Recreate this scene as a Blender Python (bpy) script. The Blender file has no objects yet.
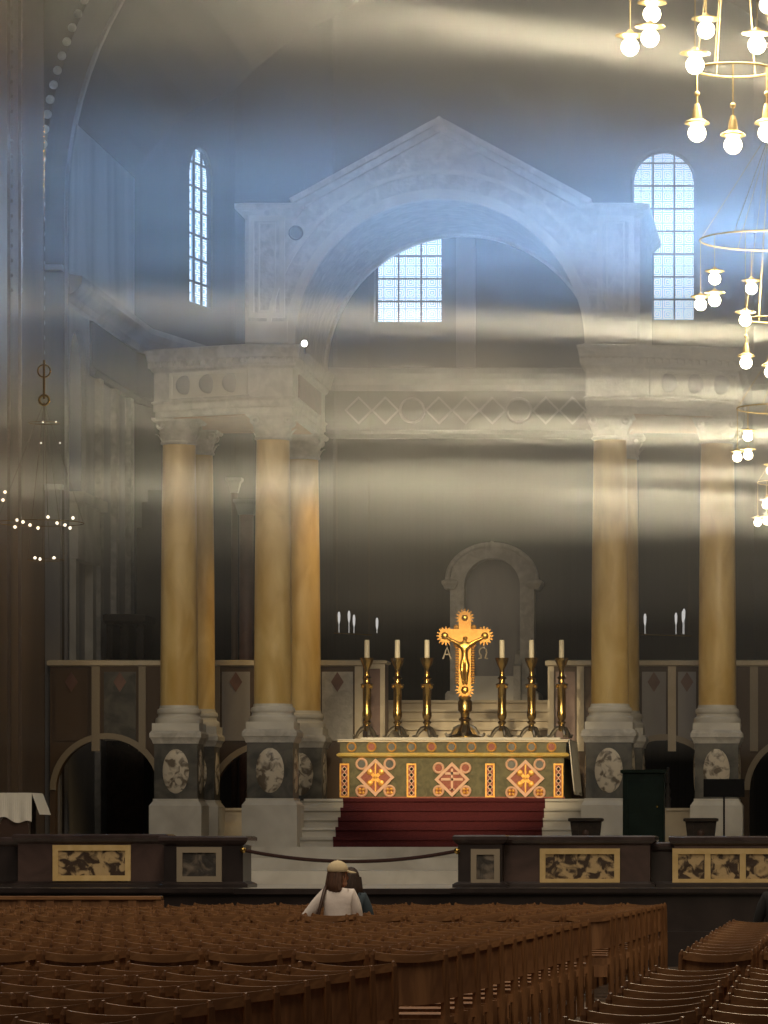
import bpy, bmesh, math, random
from mathutils import Vector, Matrix
random.seed(7)
PI = math.pi
SC = bpy.context.scene
COL = SC.collection
# ------------------------------------------------------------------ camera
F = 4350.0            # focal length in pixels of the 768x1024 frame
VX, VY, EYE = 850.0, 850.0, 1.5
cam = bpy.data.cameras.new('camera'); co = bpy.data.objects.new('camera', cam); COL.objects.link(co)
co.location = (0, 0, EYE); co.rotation_euler = (PI/2, 0, 0)
cam.sensor_fit = 'VERTICAL'; cam.sensor_height = 36.0; cam.lens = F*36/1024
cam.shift_x = -(VX-384)/1024; cam.shift_y = (VY-512)/1024
cam.clip_start = 0.5; cam.clip_end = 400
SC.camera = co
SC.view_settings.view_transform = 'Standard'; SC.view_settings.look = 'None'
SC.view_settings.gamma = 1.0; SC.view_settings.use_curve_mapping = False
SC.view_settings.exposure = 0.0
cy = SC.cycles
cy.use_denoising = True
cy.max_bounces = 6; cy.diffuse_bounces = 3; cy.glossy_bounces = 3; cy.volume_bounces = 1
cy.transparent_max_bounces = 12; cy.volume_step_rate = 2.0; cy.volume_max_steps = 128
cy.sample_clamp_indirect = 4.0; cy.caustics_reflective = False; cy.caustics_refractive = False
HAZE = 0.036
AX = -7.118           # the church's axis
w = bpy.data.worlds.new('world'); SC.world = w; w.use_nodes = True
w.node_tree.nodes['Background'].inputs[0].default_value = (0.80, 0.78, 0.72, 1)
w.node_tree.nodes['Background'].inputs[1].default_value = 0.05

def lamp(name, kind, loc, energy, color, target=None, **kw):
    d = bpy.data.lights.new(name, kind); d.energy = energy; d.color = color
    for k, v in kw.items(): setattr(d, k, v)
    o = bpy.data.objects.new(name, d); COL.objects.link(o); o.location = loc
    if target is not None:
        o.rotation_euler = (Vector(target)-Vector(loc)).to_track_quat('-Z', 'Y').to_euler()
    return o
WARM = (1.0, 0.80, 0.52); BLUE = (0.42, 0.62, 1.0); SOFT = (1.0, 0.86, 0.66)
lamp('altar_spot', 'SPOT', (AX-2.5, 42, 13.5), 25000, (1.0, 0.78, 0.45), (AX+0.2, 78, 3.6), spot_size=0.15, spot_blend=0.6, shadow_soft_size=0.3)
lamp('altar_spot', 'SPOT', (AX+2.5, 42, 13.5), 25000, (1.0, 0.78, 0.45), (AX+0.2, 78, 3.6), spot_size=0.15, spot_blend=0.6, shadow_soft_size=0.3)
lamp('column_spot', 'SPOT', (AX-5.5, 58, 12.5), 2700, (1.0, 0.82, 0.55), (AX-4.0, 77, 6.2), spot_size=0.42, spot_blend=0.9, shadow_soft_size=0.5)
lamp('column_spot', 'SPOT', (AX+6.0, 58, 12.5), 1800, (1.0, 0.82, 0.55), (AX+3.0, 77, 6.2), spot_size=0.42, spot_blend=0.9, shadow_soft_size=0.5)
lamp('column_spot', 'SPOT', (AX, 77.9, 9.6), 500, (1.0, 0.66, 0.25), (AX-3.6, 79.9, 5.6), spot_size=0.75, spot_blend=0.8, shadow_soft_size=0.2)
lamp('nave_fill', 'AREA', (AX+2, 30, 21), 5000, (1.0, 0.84, 0.66), (AX+2, 30, 0), shape='RECTANGLE', size=9, size_y=44)  # overhead fill added to brighten the nave, no real opening there
lamp('crossing_fill', 'AREA', (AX, 66, 24), 270, (0.95, 0.9, 0.8), (AX, 72, 0), shape='RECTANGLE', size=9, size_y=9)  # weak fill added above the crossing, without a fixture

# beams added to colour the haze from out of view: amber, blue, amber
WX = 2.55
def side_light(py, Y, e, col, h, spread, dz, sy=12.0):
    return lamp('added_side_beam', 'AREA', (WX, Y, PZ(py, Y)), e, col, (WX-14, Y, PZ(py, Y)+dz), shape='RECTANGLE', size=sy, size_y=h, spread=math.radians(spread))
def PZ(py, Y): return EYE-(py-VY)*Y/F
AMB = (1.0, 0.86, 0.58); BEAM_BLUE = (0.34, 0.60, 1.0)
side_light(80, 66, 130, AMB, 1.2, 26, 1.2, 12)
side_light(225, 66, 860, BEAM_BLUE, 1.4, 18, 0.0, 9)
side_light(455, 66, 85, AMB, 1.4, 34, 0.0, 10)
for py, dz, e, h, sp_ in ((120, 2.4, 30, .16, 5), (55, .5, 20, .2, 6), (240, .9, 18, .2, 6), (348, .7, 34, .10, 4), (405, .5, 16, .12, 5), (442, .35, 32, .12, 5), (476, .1, 18, .08, 4), (524, .4, 34, .12, 10), (500, .2, 14, .05, 3)):
    side_light(py, 66, (2.2 if py < 300 else 2.8)*e, AMB if py != 240 else BEAM_BLUE, h, sp_, dz, 1.6)  # thin beams added to draw lens-smear streaks in the haze

# ------------------------------------------------------------------ helpers
def P(px, py, Y): return ((px-VX)*Y/F, Y, EYE-(py-VY)*Y/F)
def PX(px, Y): return (px-VX)*Y/F
def PZ(py, Y): return EYE-(py-VY)*Y/F
def B(): return bmesh.new()
def obj(name, bm, mat, parent=None, smooth=False, loc=None, bevel=0):
    bmesh.ops.recalc_face_normals(bm, faces=bm.faces)
    me = bpy.data.meshes.new(name); bm.to_mesh(me); bm.free()
    if smooth:
        for p in me.polygons: p.use_smooth = True
        try: me.set_sharp_from_angle(angle=0.7)
        except Exception: pass
    for m in (mat if isinstance(mat, (list, tuple)) else [mat]): me.materials.append(m)
    o = bpy.data.objects.new(name, me); COL.objects.link(o)
    if parent: o.parent = parent
    if loc: o.location = loc
    if bevel:
        b = o.modifiers.new('bevel', 'BEVEL'); b.width = bevel; b.segments = 2; b.limit_method = 'ANGLE'
    return o
def tag(o, label, cat, group=None, kind=None):
    o['label'] = label; o['category'] = cat
    if group: o['group'] = group
    if kind: o['kind'] = kind
    return o
def thing(name, label, cat, loc=(0, 0, 0), rz=0, group=None):
    o = bpy.data.objects.new(name, None); COL.objects.link(o); o.empty_display_size = 0.2
    o.location = loc; o.rotation_euler = (0, 0, rz)
    return tag(o, label, cat, group)
def struct(name, bm, mat, label=None, smooth=False, parent=None):
    o = obj(name, bm, mat, parent, smooth)
    if parent is None:
        o['kind'] = 'structure'
        if label: o['label'] = label; o['category'] = name.split('_')[0]
    return o
def box(bm, x0, x1, y0, y1, z0, z1):
    v = [bm.verts.new((x, y, z)) for z in (z0, z1) for x, y in ((x0, y0), (x1, y0), (x1, y1), (x0, y1))]
    for f in ((0, 3, 2, 1), (4, 5, 6, 7), (0, 1, 5, 4), (1, 2, 6, 5), (2, 3, 7, 6), (3, 0, 4, 7)):
        bm.faces.new([v[i] for i in f])
    return v
def lathe(bm, prof, c=(0, 0, 0), n=24, caps=True, sx=1, sy=1):
    rings = []
    for r, z in prof:
        rings.append([bm.verts.new((c[0]+sx*r*math.cos(2*PI*i/n), c[1]+sy*r*math.sin(2*PI*i/n), c[2]+z)) for i in range(n)])
    for a, b in zip(rings, rings[1:]):
        for i in range(n): bm.faces.new((a[i], a[(i+1) % n], b[(i+1) % n], b[i]))
    if caps:
        bm.faces.new(rings[0][::-1]); bm.faces.new(rings[-1])
def offset_poly(pts, d):                       # mitred outward offset of a CCW plan polygon
    out = []; n = len(pts)
    for i in range(n):
        p0, p1, p2 = Vector(pts[i-1]), Vector(pts[i]), Vector(pts[(i+1) % n])
        a = (p1-p0).normalized(); b = (p2-p1).normalized()
        na = Vector((a.y, -a.x)); nb = Vector((b.y, -b.x))
        m = (na+nb); m = m/(1+na.dot(nb))
        out.append((p1.x+m.x*d, p1.y+m.y*d))
    return out
def mold(bm, pts, prof, caps=True):            # stack of offsets (out, z) round a plan polygon
    rings = [[bm.verts.new((x, y, z)) for x, y in offset_poly(pts, o)] for o, z in prof]
    n = len(pts)
    for a, b in zip(rings, rings[1:]):
        for i in range(n): bm.faces.new((a[i], a[(i+1) % n], b[(i+1) % n], b[i]))
    if caps:
        bm.faces.new(rings[0][::-1]); bm.faces.new(rings[-1])
def rect(x0, x1, y0, y1): return [(x0, y0), (x1, y0), (x1, y1), (x0, y1)]
def tube(bm, pts, r, n=8, caps=True):
    pts = [Vector(p) for p in pts]; rings = []
    rr = r if isinstance(r, (list, tuple)) else [r]*len(pts)
    up = None
    for i, p in enumerate(pts):
        t = (pts[min(i+1, len(pts)-1)]-pts[max(i-1, 0)]).normalized()
        if up is None:
            up = Vector((0, 0, 1)) if abs(t.z) < 0.9 else Vector((1, 0, 0))
        s = t.cross(up).normalized(); u = s.cross(t).normalized(); up = u
        rings.append([bm.verts.new(p+(s*math.cos(2*PI*k/n)+u*math.sin(2*PI*k/n))*rr[i]) for k in range(n)])
    for a, b in zip(rings, rings[1:]):
        for i in range(n): bm.faces.new((a[i], a[(i+1) % n], b[(i+1) % n], b[i]))
    if caps:
        bm.faces.new(rings[0][::-1]); bm.faces.new(rings[-1])
def torus(bm, c, R, r, axis='y', n=24, m=8, sx=1.0, sz=1.0):
    rings = []
    for i in range(n):
        a = 2*PI*i/n; ring = []
        for k in range(m):
            b = 2*PI*k/m; q = R+r*math.cos(b); h = r*math.sin(b)
            p = (q*math.cos(a)*sx, h, q*math.sin(a)*sz) if axis == 'y' else (q*math.cos(a)*sx, q*math.sin(a)*sz, h)
            ring.append(bm.verts.new((c[0]+p[0], c[1]+p[1], c[2]+p[2])))
        rings.append(ring)
    for i in range(n):
        a, b = rings[i], rings[(i+1) % n]
        for k in range(m): bm.faces.new((a[k], a[(k+1) % m], b[(k+1) % m], b[k]))
def sphere(bm, c, r, n=16, s=(1, 1, 1), m=None):
    g = bmesh.ops.create_uvsphere(bm, u_segments=n, v_segments=m or max(6, n//2), radius=1)
    for v in g['verts']: v.co = Vector((v.co.x*r*s[0]+c[0], v.co.y*r*s[1]+c[1], v.co.z*r*s[2]+c[2]))
    return g['verts']
def plate(bm, outline, y0, y1):                # outline in x,z extruded in y
    a = [bm.verts.new((x, y0, z)) for x, z in outline]; b = [bm.verts.new((x, y1, z)) for x, z in outline]
    bm.faces.new(a); bm.faces.new(b[::-1]); n = len(a)
    for i in range(n): bm.faces.new((a[i], a[(i+1) % n], b[(i+1) % n], b[i]))
def disc(bm, cx, cz, r, y0, y1, n=24, s=1.0):
    plate(bm, [(cx+r*s*math.cos(2*PI*i/n), cz+r*math.sin(2*PI*i/n)) for i in range(n)], y0, y1)
def diamond_frame(bm, cx, cz, r, t, y0, y1):
    for q in range(4):
        a0, a1 = q*PI/2, (q+1)*PI/2
        pts = [(cx+r*math.cos(a0), cz+r*math.sin(a0)), (cx+r*math.cos(a1), cz+r*math.sin(a1)),
               (cx+(r-t)*math.cos(a1), cz+(r-t)*math.sin(a1)), (cx+(r-t)*math.cos(a0), cz+(r-t)*math.sin(a0))]
        plate(bm, pts, y0, y1)
def frame_rect(bm, x0, x1, z0, z1, t, y0, y1):
    box(bm, x0, x1, y0, y1, z0, z0+t); box(bm, x0, x1, y0, y1, z1-t, z1)
    box(bm, x0, x0+t, y0, y1, z0+t, z1-t); box(bm, x1-t, x1, y0, y1, z0+t, z1-t)
def arch_wall(bm, u0, u1, z0, top, ops, t, M, n=14):
    """wall in u,z with arched openings (uc, halfwidth, sill z, spring z); M maps u,d,z to the world; d=0 front, d=t back"""
    topf = top if callable(top) else (lambda u: top)
    us = {u0, u1}
    if callable(top):
        for k in range(49): us.add(u0+(u1-u0)*k/48)
    for uc, h, zb, zs in ops:
        for k in range(2*n+1): us.add(uc-h*math.cos(PI*k/(2*n)))
    us = sorted(us); us = [u for i, u in enumerate(us) if u0-1e-6 <= u <= u1+1e-6 and (i == 0 or u-us[i-1] > 1e-5)]
    def inside(u):
        for o in ops:
            if o[0]-o[1] < u < o[0]+o[1]: return o
    def az(o, u): return o[3]+math.sqrt(max(0, o[1]**2-(u-o[0])**2))
    V = lambda u, d, z: bm.verts.new(M(u, d, z))
    def q(*p): bm.faces.new([V(*a) for a in p])
    for a, b in zip(us, us[1:]):
        o = inside((a+b)/2)
        for d in (0, t):
            if o:
                if o[2] > z0+1e-4: q((a, d, z0), (b, d, z0), (b, d, o[2]), (a, d, o[2]))
                if topf((a+b)/2) > az(o, (a+b)/2)+1e-3: q((a, d, az(o, a)), (b, d, az(o, b)), (b, d, topf(b)), (a, d, topf(a)))
            else: q((a, d, z0), (b, d, z0), (b, d, topf(b)), (a, d, topf(a)))
        q((a, 0, topf(a)), (b, 0, topf(b)), (b, t, topf(b)), (a, t, topf(a)))
        if o:
            q((a, 0, az(o, a)), (b, 0, az(o, b)), (b, t, az(o, b)), (a, t, az(o, a)))
            if o[2] > z0+1e-4: q((a, 0, o[2]), (b, 0, o[2]), (b, t, o[2]), (a, t, o[2]))
    for o in ops:
        for u in (o[0]-o[1], o[0]+o[1]): q((u, 0, o[2]), (u, t, o[2]), (u, t, o[3]), (u, 0, o[3]))
    for u in (u0, u1): q((u, 0, z0), (u, t, z0), (u, t, topf(u)), (u, 0, topf(u)))
    bmesh.ops.remove_doubles(bm, verts=bm.verts, dist=1e-4)
def copy_tree(o, parent=None):
    c = o.copy(); COL.objects.link(c)
    if parent: c.parent = parent
    for ch in [k for k in o.children]: copy_tree(ch, c)
    return c
# ------------------------------------------------------------------ materials
def mat(name, c, rough=0.5, metal=0.0, c2=None, scale=3.0, bump=0.0, kind='noise', stretch=(1, 1, 1), detail=6, lo=0.35, hi=0.65, bscale=None, spec=0.5):
    m = bpy.data.materials.new(name); m.use_nodes = True
    nt = m.node_tree; N = nt.nodes; L = nt.links
    b = N['Principled BSDF']; b.inputs['Roughness'].default_value = rough; b.inputs['Metallic'].default_value = metal
    b.inputs['Base Color'].default_value = (*c, 1)
    b.inputs['Specular IOR Level'].default_value = spec
    tc = N.new('ShaderNodeTexCoord'); mp = N.new('ShaderNodeMapping'); mp.inputs['Scale'].default_value = stretch
    L.new(tc.outputs['Object'], mp.inputs[0])
    fac = None
    if c2 is not None:
        if kind == 'noise':
            t = N.new('ShaderNodeTexNoise'); t.inputs['Scale'].default_value = scale; t.inputs['Detail'].default_value = detail
            t.inputs['Distortion'].default_value = 0.8; fac = t.outputs['Fac']
        elif kind == 'vein':
            t = N.new('ShaderNodeTexWave'); t.inputs['Scale'].default_value = scale; t.inputs['Distortion'].default_value = 9
            t.inputs['Detail'].default_value = 4; t.inputs['Detail Scale'].default_value = 1.6; fac = t.outputs['Fac']
        elif kind == 'vor':
            t = N.new('ShaderNodeTexVoronoi'); t.inputs['Scale'].default_value = scale; fac = t.outputs['Distance']
        elif kind == 'brick':
            t = N.new('ShaderNodeTexBrick'); t.inputs['Scale'].default_value = scale
            t.inputs['Color1'].default_value = (1, 1, 1, 1); t.inputs['Color2'].default_value = (.7, .7, .7, 1); t.inputs['Mortar'].default_value = (0, 0, 0, 1)
            t.inputs['Mortar Size'].default_value = 0.012; fac = t.outputs['Color']
        L.new(mp.outputs[0], t.inputs['Vector'])
        r = N.new('ShaderNodeValToRGB'); r.color_ramp.elements[0].position = lo; r.color_ramp.elements[1].position = hi
        r.color_ramp.elements[0].color = (*c, 1); r.color_ramp.elements[1].color = (*c2, 1)
        L.new(fac, r.inputs[0]); L.new(r.outputs[0], b.inputs['Base Color'])
    if bump:
        t2 = N.new('ShaderNodeTexNoise'); t2.inputs['Scale'].default_value = bscale or scale*4; t2.inputs['Detail'].default_value = 5
        L.new(mp.outputs[0], t2.inputs['Vector'])
        bp = N.new('ShaderNodeBump'); bp.inputs['Strength'].default_value = bump; bp.inputs['Distance'].default_value = 0.03
        L.new(t2.outputs['Fac'], bp.inputs['Height']); L.new(bp.outputs[0], b.inputs['Normal'])
    return m
def emit(name, c, s):
    m = bpy.data.materials.new(name); m.use_nodes = True; nt = m.node_tree
    nt.nodes.remove(nt.nodes['Principled BSDF']); e = nt.nodes.new('ShaderNodeEmission')
    e.inputs[0].default_value = (*c, 1); e.inputs[1].default_value = s
    nt.links.new(e.outputs[0], nt.nodes['Material Output'].inputs[0]); return m
M = {}
M['yellow'] = mat('yellow_marble', (0.56, 0.36, 0.10), 0.32, c2=(0.74, 0.54, 0.22), scale=1.3, stretch=(2, 2, .7))
M['white'] = mat('white_marble', (0.52, 0.49, 0.43), 0.45, c2=(0.68, 0.65, 0.58), scale=1.2, kind='noise')
M['pale'] = mat('pale_carved_marble', (0.42, 0.40, 0.36), 0.55, c2=(0.60, 0.57, 0.52), scale=5, bump=0.5, bscale=14)
M['cream'] = mat('cream_marble', (0.62, 0.52, 0.36), 0.45, c2=(0.72, 0.62, 0.46), scale=2)
M['grey'] = mat('grey_marble', (0.20, 0.19, 0.19), 0.45, c2=(0.36, 0.34, 0.33), scale=.8, stretch=(1, 1, .25))
M['dark'] = mat('dark_green_marble', (0.055, 0.055, 0.050), 0.35, c2=(0.14, 0.13, 0.11), scale=3)
M['purple'] = mat('dark_purple_marble', (0.050, 0.030, 0.026), 0.35, c2=(0.095, 0.058, 0.048), scale=2.2)
M['purpledark'] = mat('very_dark_marble', (0.018, 0.012, 0.011), 0.35, c2=(0.035, 0.024, 0.022), scale=2.2)
M['brown'] = mat('brown_marble', (0.060, 0.036, 0.022), 0.6, c2=(0.11, 0.068, 0.040), scale=.7, stretch=(1, 1, .3))
M['pinkm'] = mat('pink_marble', (0.15, 0.075, 0.06), 0.4, c2=(0.24, 0.13, 0.10), scale=2)
M['soffit'] = mat('orange_marble_soffit', (0.34, 0.17, 0.075), 0.5, c2=(0.44, 0.25, 0.12), scale=2)
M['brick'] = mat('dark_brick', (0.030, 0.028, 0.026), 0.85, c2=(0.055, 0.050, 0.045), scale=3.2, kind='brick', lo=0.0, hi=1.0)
M['olive'] = mat('dark_olive_stone', (0.030, 0.026, 0.018), 0.8, c2=(0.055, 0.048, 0.034), scale=.9, stretch=(1, 1, .4))
M['gold'] = mat('polished_gold', (0.85, 0.52, 0.12), 0.28, 1.0, bump=0.15, bscale=30)
M['giltband'] = mat('burnished_gilt_band', (0.95, 0.66, 0.16), 0.3, 0.35, c2=(1.0, 0.78, 0.28), scale=6)
M['goldmat'] = mat('gilded_enamel', (0.68, 0.31, 0.055), 0.42, 0.45, c2=(0.78, 0.42, 0.10), scale=20)
M['brass'] = mat('old_brass', (0.50, 0.33, 0.10), 0.25, 1.0, bump=0.1, bscale=25)
M['lampbrass'] = mat('pale_lamp_brass', (0.70, 0.56, 0.30), 0.4, 0.8)
M['silver'] = mat('pewter', (0.45, 0.40, 0.32), 0.3, 1.0)
M['wax'] = mat('candle_wax', (0.86, 0.78, 0.60), 0.5)
M['cloth'] = mat('white_linen', (0.80, 0.76, 0.66), 0.8, bump=0.2, bscale=12)
M['carpet'] = mat('red_carpet', (0.062, 0.007, 0.010), 0.95, c2=(0.088, 0.011, 0.014), scale=40, bump=0.3, bscale=90)
M['frontal'] = mat('olive_green_frontal', (0.085, 0.075, 0.028), 0.6, c2=(0.15, 0.13, 0.055), scale=9)
M['redenam'] = mat('red_enamel', (0.26, 0.045, 0.022), 0.5, c2=(0.36, 0.09, 0.04), scale=14)
M['pinkline'] = mat('pink_gold_border', (0.78, 0.46, 0.30), 0.45)
M['oval'] = mat('speckled_breccia', (0.14, 0.11, 0.08), 0.4, c2=(0.62, 0.55, 0.44), scale=7, lo=0.38, hi=0.52)
M['relief'] = mat('carved_gilt_relief', (0.045, 0.024, 0.012), 0.5, c2=(0.50, 0.36, 0.18), scale=7, lo=0.45, hi=0.56, bump=0.6, bscale=9)
M['reliefgrey'] = mat('carved_grey_relief', (0.04, 0.034, 0.028), 0.5, c2=(0.20, 0.16, 0.12), scale=6, lo=0.42, hi=0.62, bump=0.6, bscale=9)
M['goldframe'] = mat('ochre_marble_frame', (0.60, 0.42, 0.17), 0.5, c2=(0.68, 0.50, 0.23), scale=6)
M['stoneframe'] = mat('buff_stone_frame', (0.34, 0.28, 0.20), 0.5)
M['wood'] = mat('oak_brown', (0.16, 0.072, 0.030), 0.42, c2=(0.28, 0.135, 0.056), scale=2.5, stretch=(8, 8, 1.2))
M['woodh'] = mat('oak_brown_rail', (0.19, 0.090, 0.037), 0.34, c2=(0.30, 0.15, 0.062), scale=2.5, stretch=(1.2, 8, 8))
M['blackwood'] = mat('blackened_wood', (0.012, 0.007, 0.005), 0.5, c2=(0.028, 0.018, 0.012), scale=8, spec=.25)
M['greencab'] = mat('dark_green_lacquer', (0.004, 0.011, 0.008), 0.6, c2=(0.007, 0.016, 0.012), scale=4, spec=.15)
M['black'] = mat('black_plastic', (0.004, 0.004, 0.005), 0.55, spec=.15)
M['lead'] = mat('dark_lead', (0.03, 0.05, 0.09), 0.7)
M['floor'] = mat('nave_parquet', (0.050, 0.030, 0.018), 0.55, c2=(0.085, 0.052, 0.030), scale=2.2, kind='brick', lo=0, hi=1)
M['skin'] = mat('skin', (0.42, 0.22, 0.14), 0.55)
M['shirt'] = mat('white_cotton', (0.74, 0.66, 0.60), 0.85, bump=0.3, bscale=10)
M['teal'] = mat('slate_blue_cotton', (0.040, 0.058, 0.072), 0.9, bump=0.2, bscale=10)
M['blackc'] = mat('black_cotton', (0.010, 0.010, 0.011), 0.9)
M['denim'] = mat('dark_denim', (0.02, 0.026, 0.045), 0.9)
M['hair'] = mat('brown_hair', (0.065, 0.030, 0.016), 0.6, c2=(0.12, 0.056, 0.030), scale=8, stretch=(6, 6, 1), bump=0.4, bscale=30)
M['darkhair'] = mat('dark_brown_hair', (0.030, 0.016, 0.010), 0.6, c2=(0.05, 0.026, 0.016), scale=8, stretch=(6, 6, 1), bump=0.4, bscale=30)
M['cap'] = mat('beige_canvas', (0.58, 0.47, 0.29), 0.9, bump=0.15, bscale=20)
M['leather'] = mat('brown_leather', (0.05, 0.022, 0.012), 0.5)
M['rope'] = mat('dark_red_rope', (0.045, 0.018, 0.014), 0.9, bump=0.5, bscale=60)
M['globe'] = emit('lit_globe', (1.0, 0.84, 0.56), 22)
M['bulb'] = emit('small_bulb', (1.0, 0.88, 0.70), 2.2)
M['glint'] = emit('lamp_flame', (1.0, 0.97, 0.92), 0.55)
M['spotface'] = emit('spotlight_lens', (1.0, 0.95, 0.85), 12)
def pane_mat():
    m = bpy.data.materials.new('daylit_leaded_glass'); m.use_nodes = True; nt = m.node_tree; N = nt.nodes; L = nt.links
    N.remove(N['Principled BSDF']); e = N.new('ShaderNodeEmission')
    tc = N.new('ShaderNodeTexCoord'); mp = N.new('ShaderNodeMapping'); L.new(tc.outputs['Object'], mp.inputs[0])
    sp = N.new('ShaderNodeSeparateXYZ'); L.new(mp.outputs[0], sp.inputs[0])
    cb = N.new('ShaderNodeCombineXYZ'); L.new(sp.outputs[0], cb.inputs[0]); L.new(sp.outputs[2], cb.inputs[1])
    v = N.new('ShaderNodeTexVoronoi'); v.feature = 'F1'; v.distance = 'CHEBYCHEV'; v.inputs['Randomness'].default_value = 0.0; v.inputs['Scale'].default_value = 4.0
    L.new(cb.outputs[0], v.inputs['Vector'])
    wv = N.new('ShaderNodeMath'); wv.operation = 'SINE'; ml = N.new('ShaderNodeMath'); ml.operation = 'MULTIPLY'; ml.inputs[1].default_value = 36.0
    L.new(v.outputs['Distance'], ml.inputs[0]); L.new(ml.outputs[0], wv.inputs[0])
    r = N.new('ShaderNodeValToRGB'); r.color_ramp.elements[0].position = 0.10; r.color_ramp.elements[1].position = 0.55
    r.color_ramp.elements[0].color = (0.36, 0.60, 0.85, 1); r.color_ramp.elements[1].color = (1.5, 1.7, 1.9, 1)
    L.new(wv.outputs[0], r.inputs[0]); L.new(r.outputs[0], e.inputs[0]); e.inputs[1].default_value = 1.0
    L.new(e.outputs[0], N['Material Output'].inputs[0]); return m
M['pane'] = pane_mat()

# ------------------------------------------------------------------ the setting
bm = B(); box(bm, -26, 14, -2, 56.6, -0.2, 0); struct('floor', bm, M['floor'])
bm = B()                                                     # raised sanctuary with its long shallow steps
box(bm, -26, 14, 56.6, 64, -0.2, 1.00)
for y0, y1, z in ((64, 68, 1.19), (68, 71.2, 1.37), (71.2, 101, 1.55)): box(bm, -26, 14, y0, y1, -0.2, z)
sfl = struct('floor_sanctuary', bm, M['white'])
bm = B(); box(bm, -26, 14, 56.1, 56.6, -0.2, 0.93); box(bm, -26, 14, 55.9, 56.1, -0.2, 0.45)
box(bm, -26, 14, 56.02, 56.6, 0.93, 1.00)
for p0, p1 in ((-700, 244), (457, 1300)): box(bm, PX(p0, 57), PX(p1, 57), 56.0, 57.6, 0.95, 1.005)
struct('trim_1', bm, M['purpledark'])
# chancel arch wall
R0, ZS0 = 8.07, 13.95
bm = B(); arch_wall(bm, -26, 14, 0, 26, [(AX, R0, 0, ZS0)], 2.1, lambda u, d, z: (u, 82+d, z), n=24)
struct('wall_front', bm, M['brown'])
bm = B()                                                     # beaded archivolt on the arch edge
for k in range(91):
    a = PI*k/90; sphere(bm, (AX-(R0+0.06)*math.cos(a), 81.96, ZS0+(R0+0.06)*math.sin(a)), 0.085, 8)
for k in range(14):
    for s in (-1, 1): sphere(bm, (AX+s*(R0+0.06), 81.96, ZS0-0.28*(k+1)), 0.085, 8)
struct('trim_2', bm, M['pale'], smooth=True)
bm = B()
pts = []
for k in range(49):
    a = PI*k/48; pts.append((a,))
prev = None
for (a,) in pts:
    cur = []
    for r, y in ((R0+0.02, 84.1), (R0+0.02, 84.3), (R0-0.06, 84.3), (R0-0.06, 84.1)):
        cur.append(bm.verts.new((AX-r*math.cos(a), y, ZS0+r*math.sin(a))))
    if prev:
        for i in range(4): bm.faces.new((prev[i], prev[(i+1) % 4], cur[(i+1) % 4], cur[i]))
    prev = cur
for s in (-1, 1): box(bm, min(AX+s*(R0+.02), AX+s*(R0-.06)), max(AX+s*(R0+.02), AX+s*(R0-.06)), 84.1, 84.3, 1.55, ZS0)
struct('trim_3', bm, M['grey'])
# nearer nave pier on the left with pilaster strips
bm = B(); box(bm, -26, PX(22, 72), 70, 74, 0, 26)
struct('wall_left', bm, M['brown'])
bm = B()
for px in (10, 21): box(bm, PX(px, 70)-0.025, PX(px, 70)+0.025, 69.9, 70, 0, 26)
for px in (13, 23):
    for k in range(60): sphere(bm, (PX(px, 70)-0.02, 69.97, 10.5+k*0.24), 0.035, 6)
struct('trim_4', bm, M['brown'])
# choir side walls, apse and vault
XL, XR = -15.3, 2*AX+15.3
SWZ = 12.5
bm = B(); arch_wall(bm, 84.3, 93, 1.55, 22.5, [(86.2, 0.95, 8.4, 10.85)], 0.10, lambda u, d, z: (XL-d, u, z))
M['wallgrey'] = mat('pale_grey_marble', (0.34, 0.33, 0.32), 0.5, c2=(0.50, 0.48, 0.46), scale=.8, stretch=(1, 1, .25))
struct('wall_left_choir', bm, M['wallgrey'])
bm = B(); box(bm, XL-2.4, XL-2.2, 84.3, 93, 1.55, 22); struct('wall_left_gallery', bm, M['purpledark'])
bm = B(); arch_wall(bm, 84.3, 93, 1.55, 22.5, [(86.2, 0.95, 8.4, 10.85)], 0.8, lambda u, d, z: (XR+d, u, z))
struct('wall_right_choir', bm, M['grey'])
def facet(p0, p1, ops, name, material, t=0.7):
    p0, p1 = Vector(p0), Vector(p1); d = (p1-p0); ln = d.length; d.normalize(); nrm = Vector((-d.y, d.x))
    b = B(); arch_wall(b, 0, ln, 1.55, 23.0, ops, t, lambda u, dd, z: (p0.x+d.x*u+nrm.x*dd, p0.y+d.y*u+nrm.y*dd, z))
    return struct(name, b, material), d, nrm, p0
A1, A2, A3 = (XL, 93), (-14.0, 99), (-12.0, 101)
mir = lambda p: (2*AX-p[0], p[1])
u_l = math.hypot(1.3*3.9/6, 3.9)
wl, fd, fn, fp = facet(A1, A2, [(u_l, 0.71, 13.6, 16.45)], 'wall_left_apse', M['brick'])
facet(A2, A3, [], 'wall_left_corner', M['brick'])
YB = 101
c1 = (PX(375, YB)+PX(441, YB))/2; c2 = (PX(633, YB)+PX(693, YB))/2
h1 = 0.79; h2 = 0.745
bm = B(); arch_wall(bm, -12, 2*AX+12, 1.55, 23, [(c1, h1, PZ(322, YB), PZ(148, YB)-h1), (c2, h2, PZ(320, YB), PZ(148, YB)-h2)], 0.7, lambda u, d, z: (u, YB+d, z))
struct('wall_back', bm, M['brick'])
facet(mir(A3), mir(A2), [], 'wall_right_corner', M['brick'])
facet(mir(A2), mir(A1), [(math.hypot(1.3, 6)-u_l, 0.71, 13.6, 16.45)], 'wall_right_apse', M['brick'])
bm = B()                                                     # barrel vault
prev = None
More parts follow.
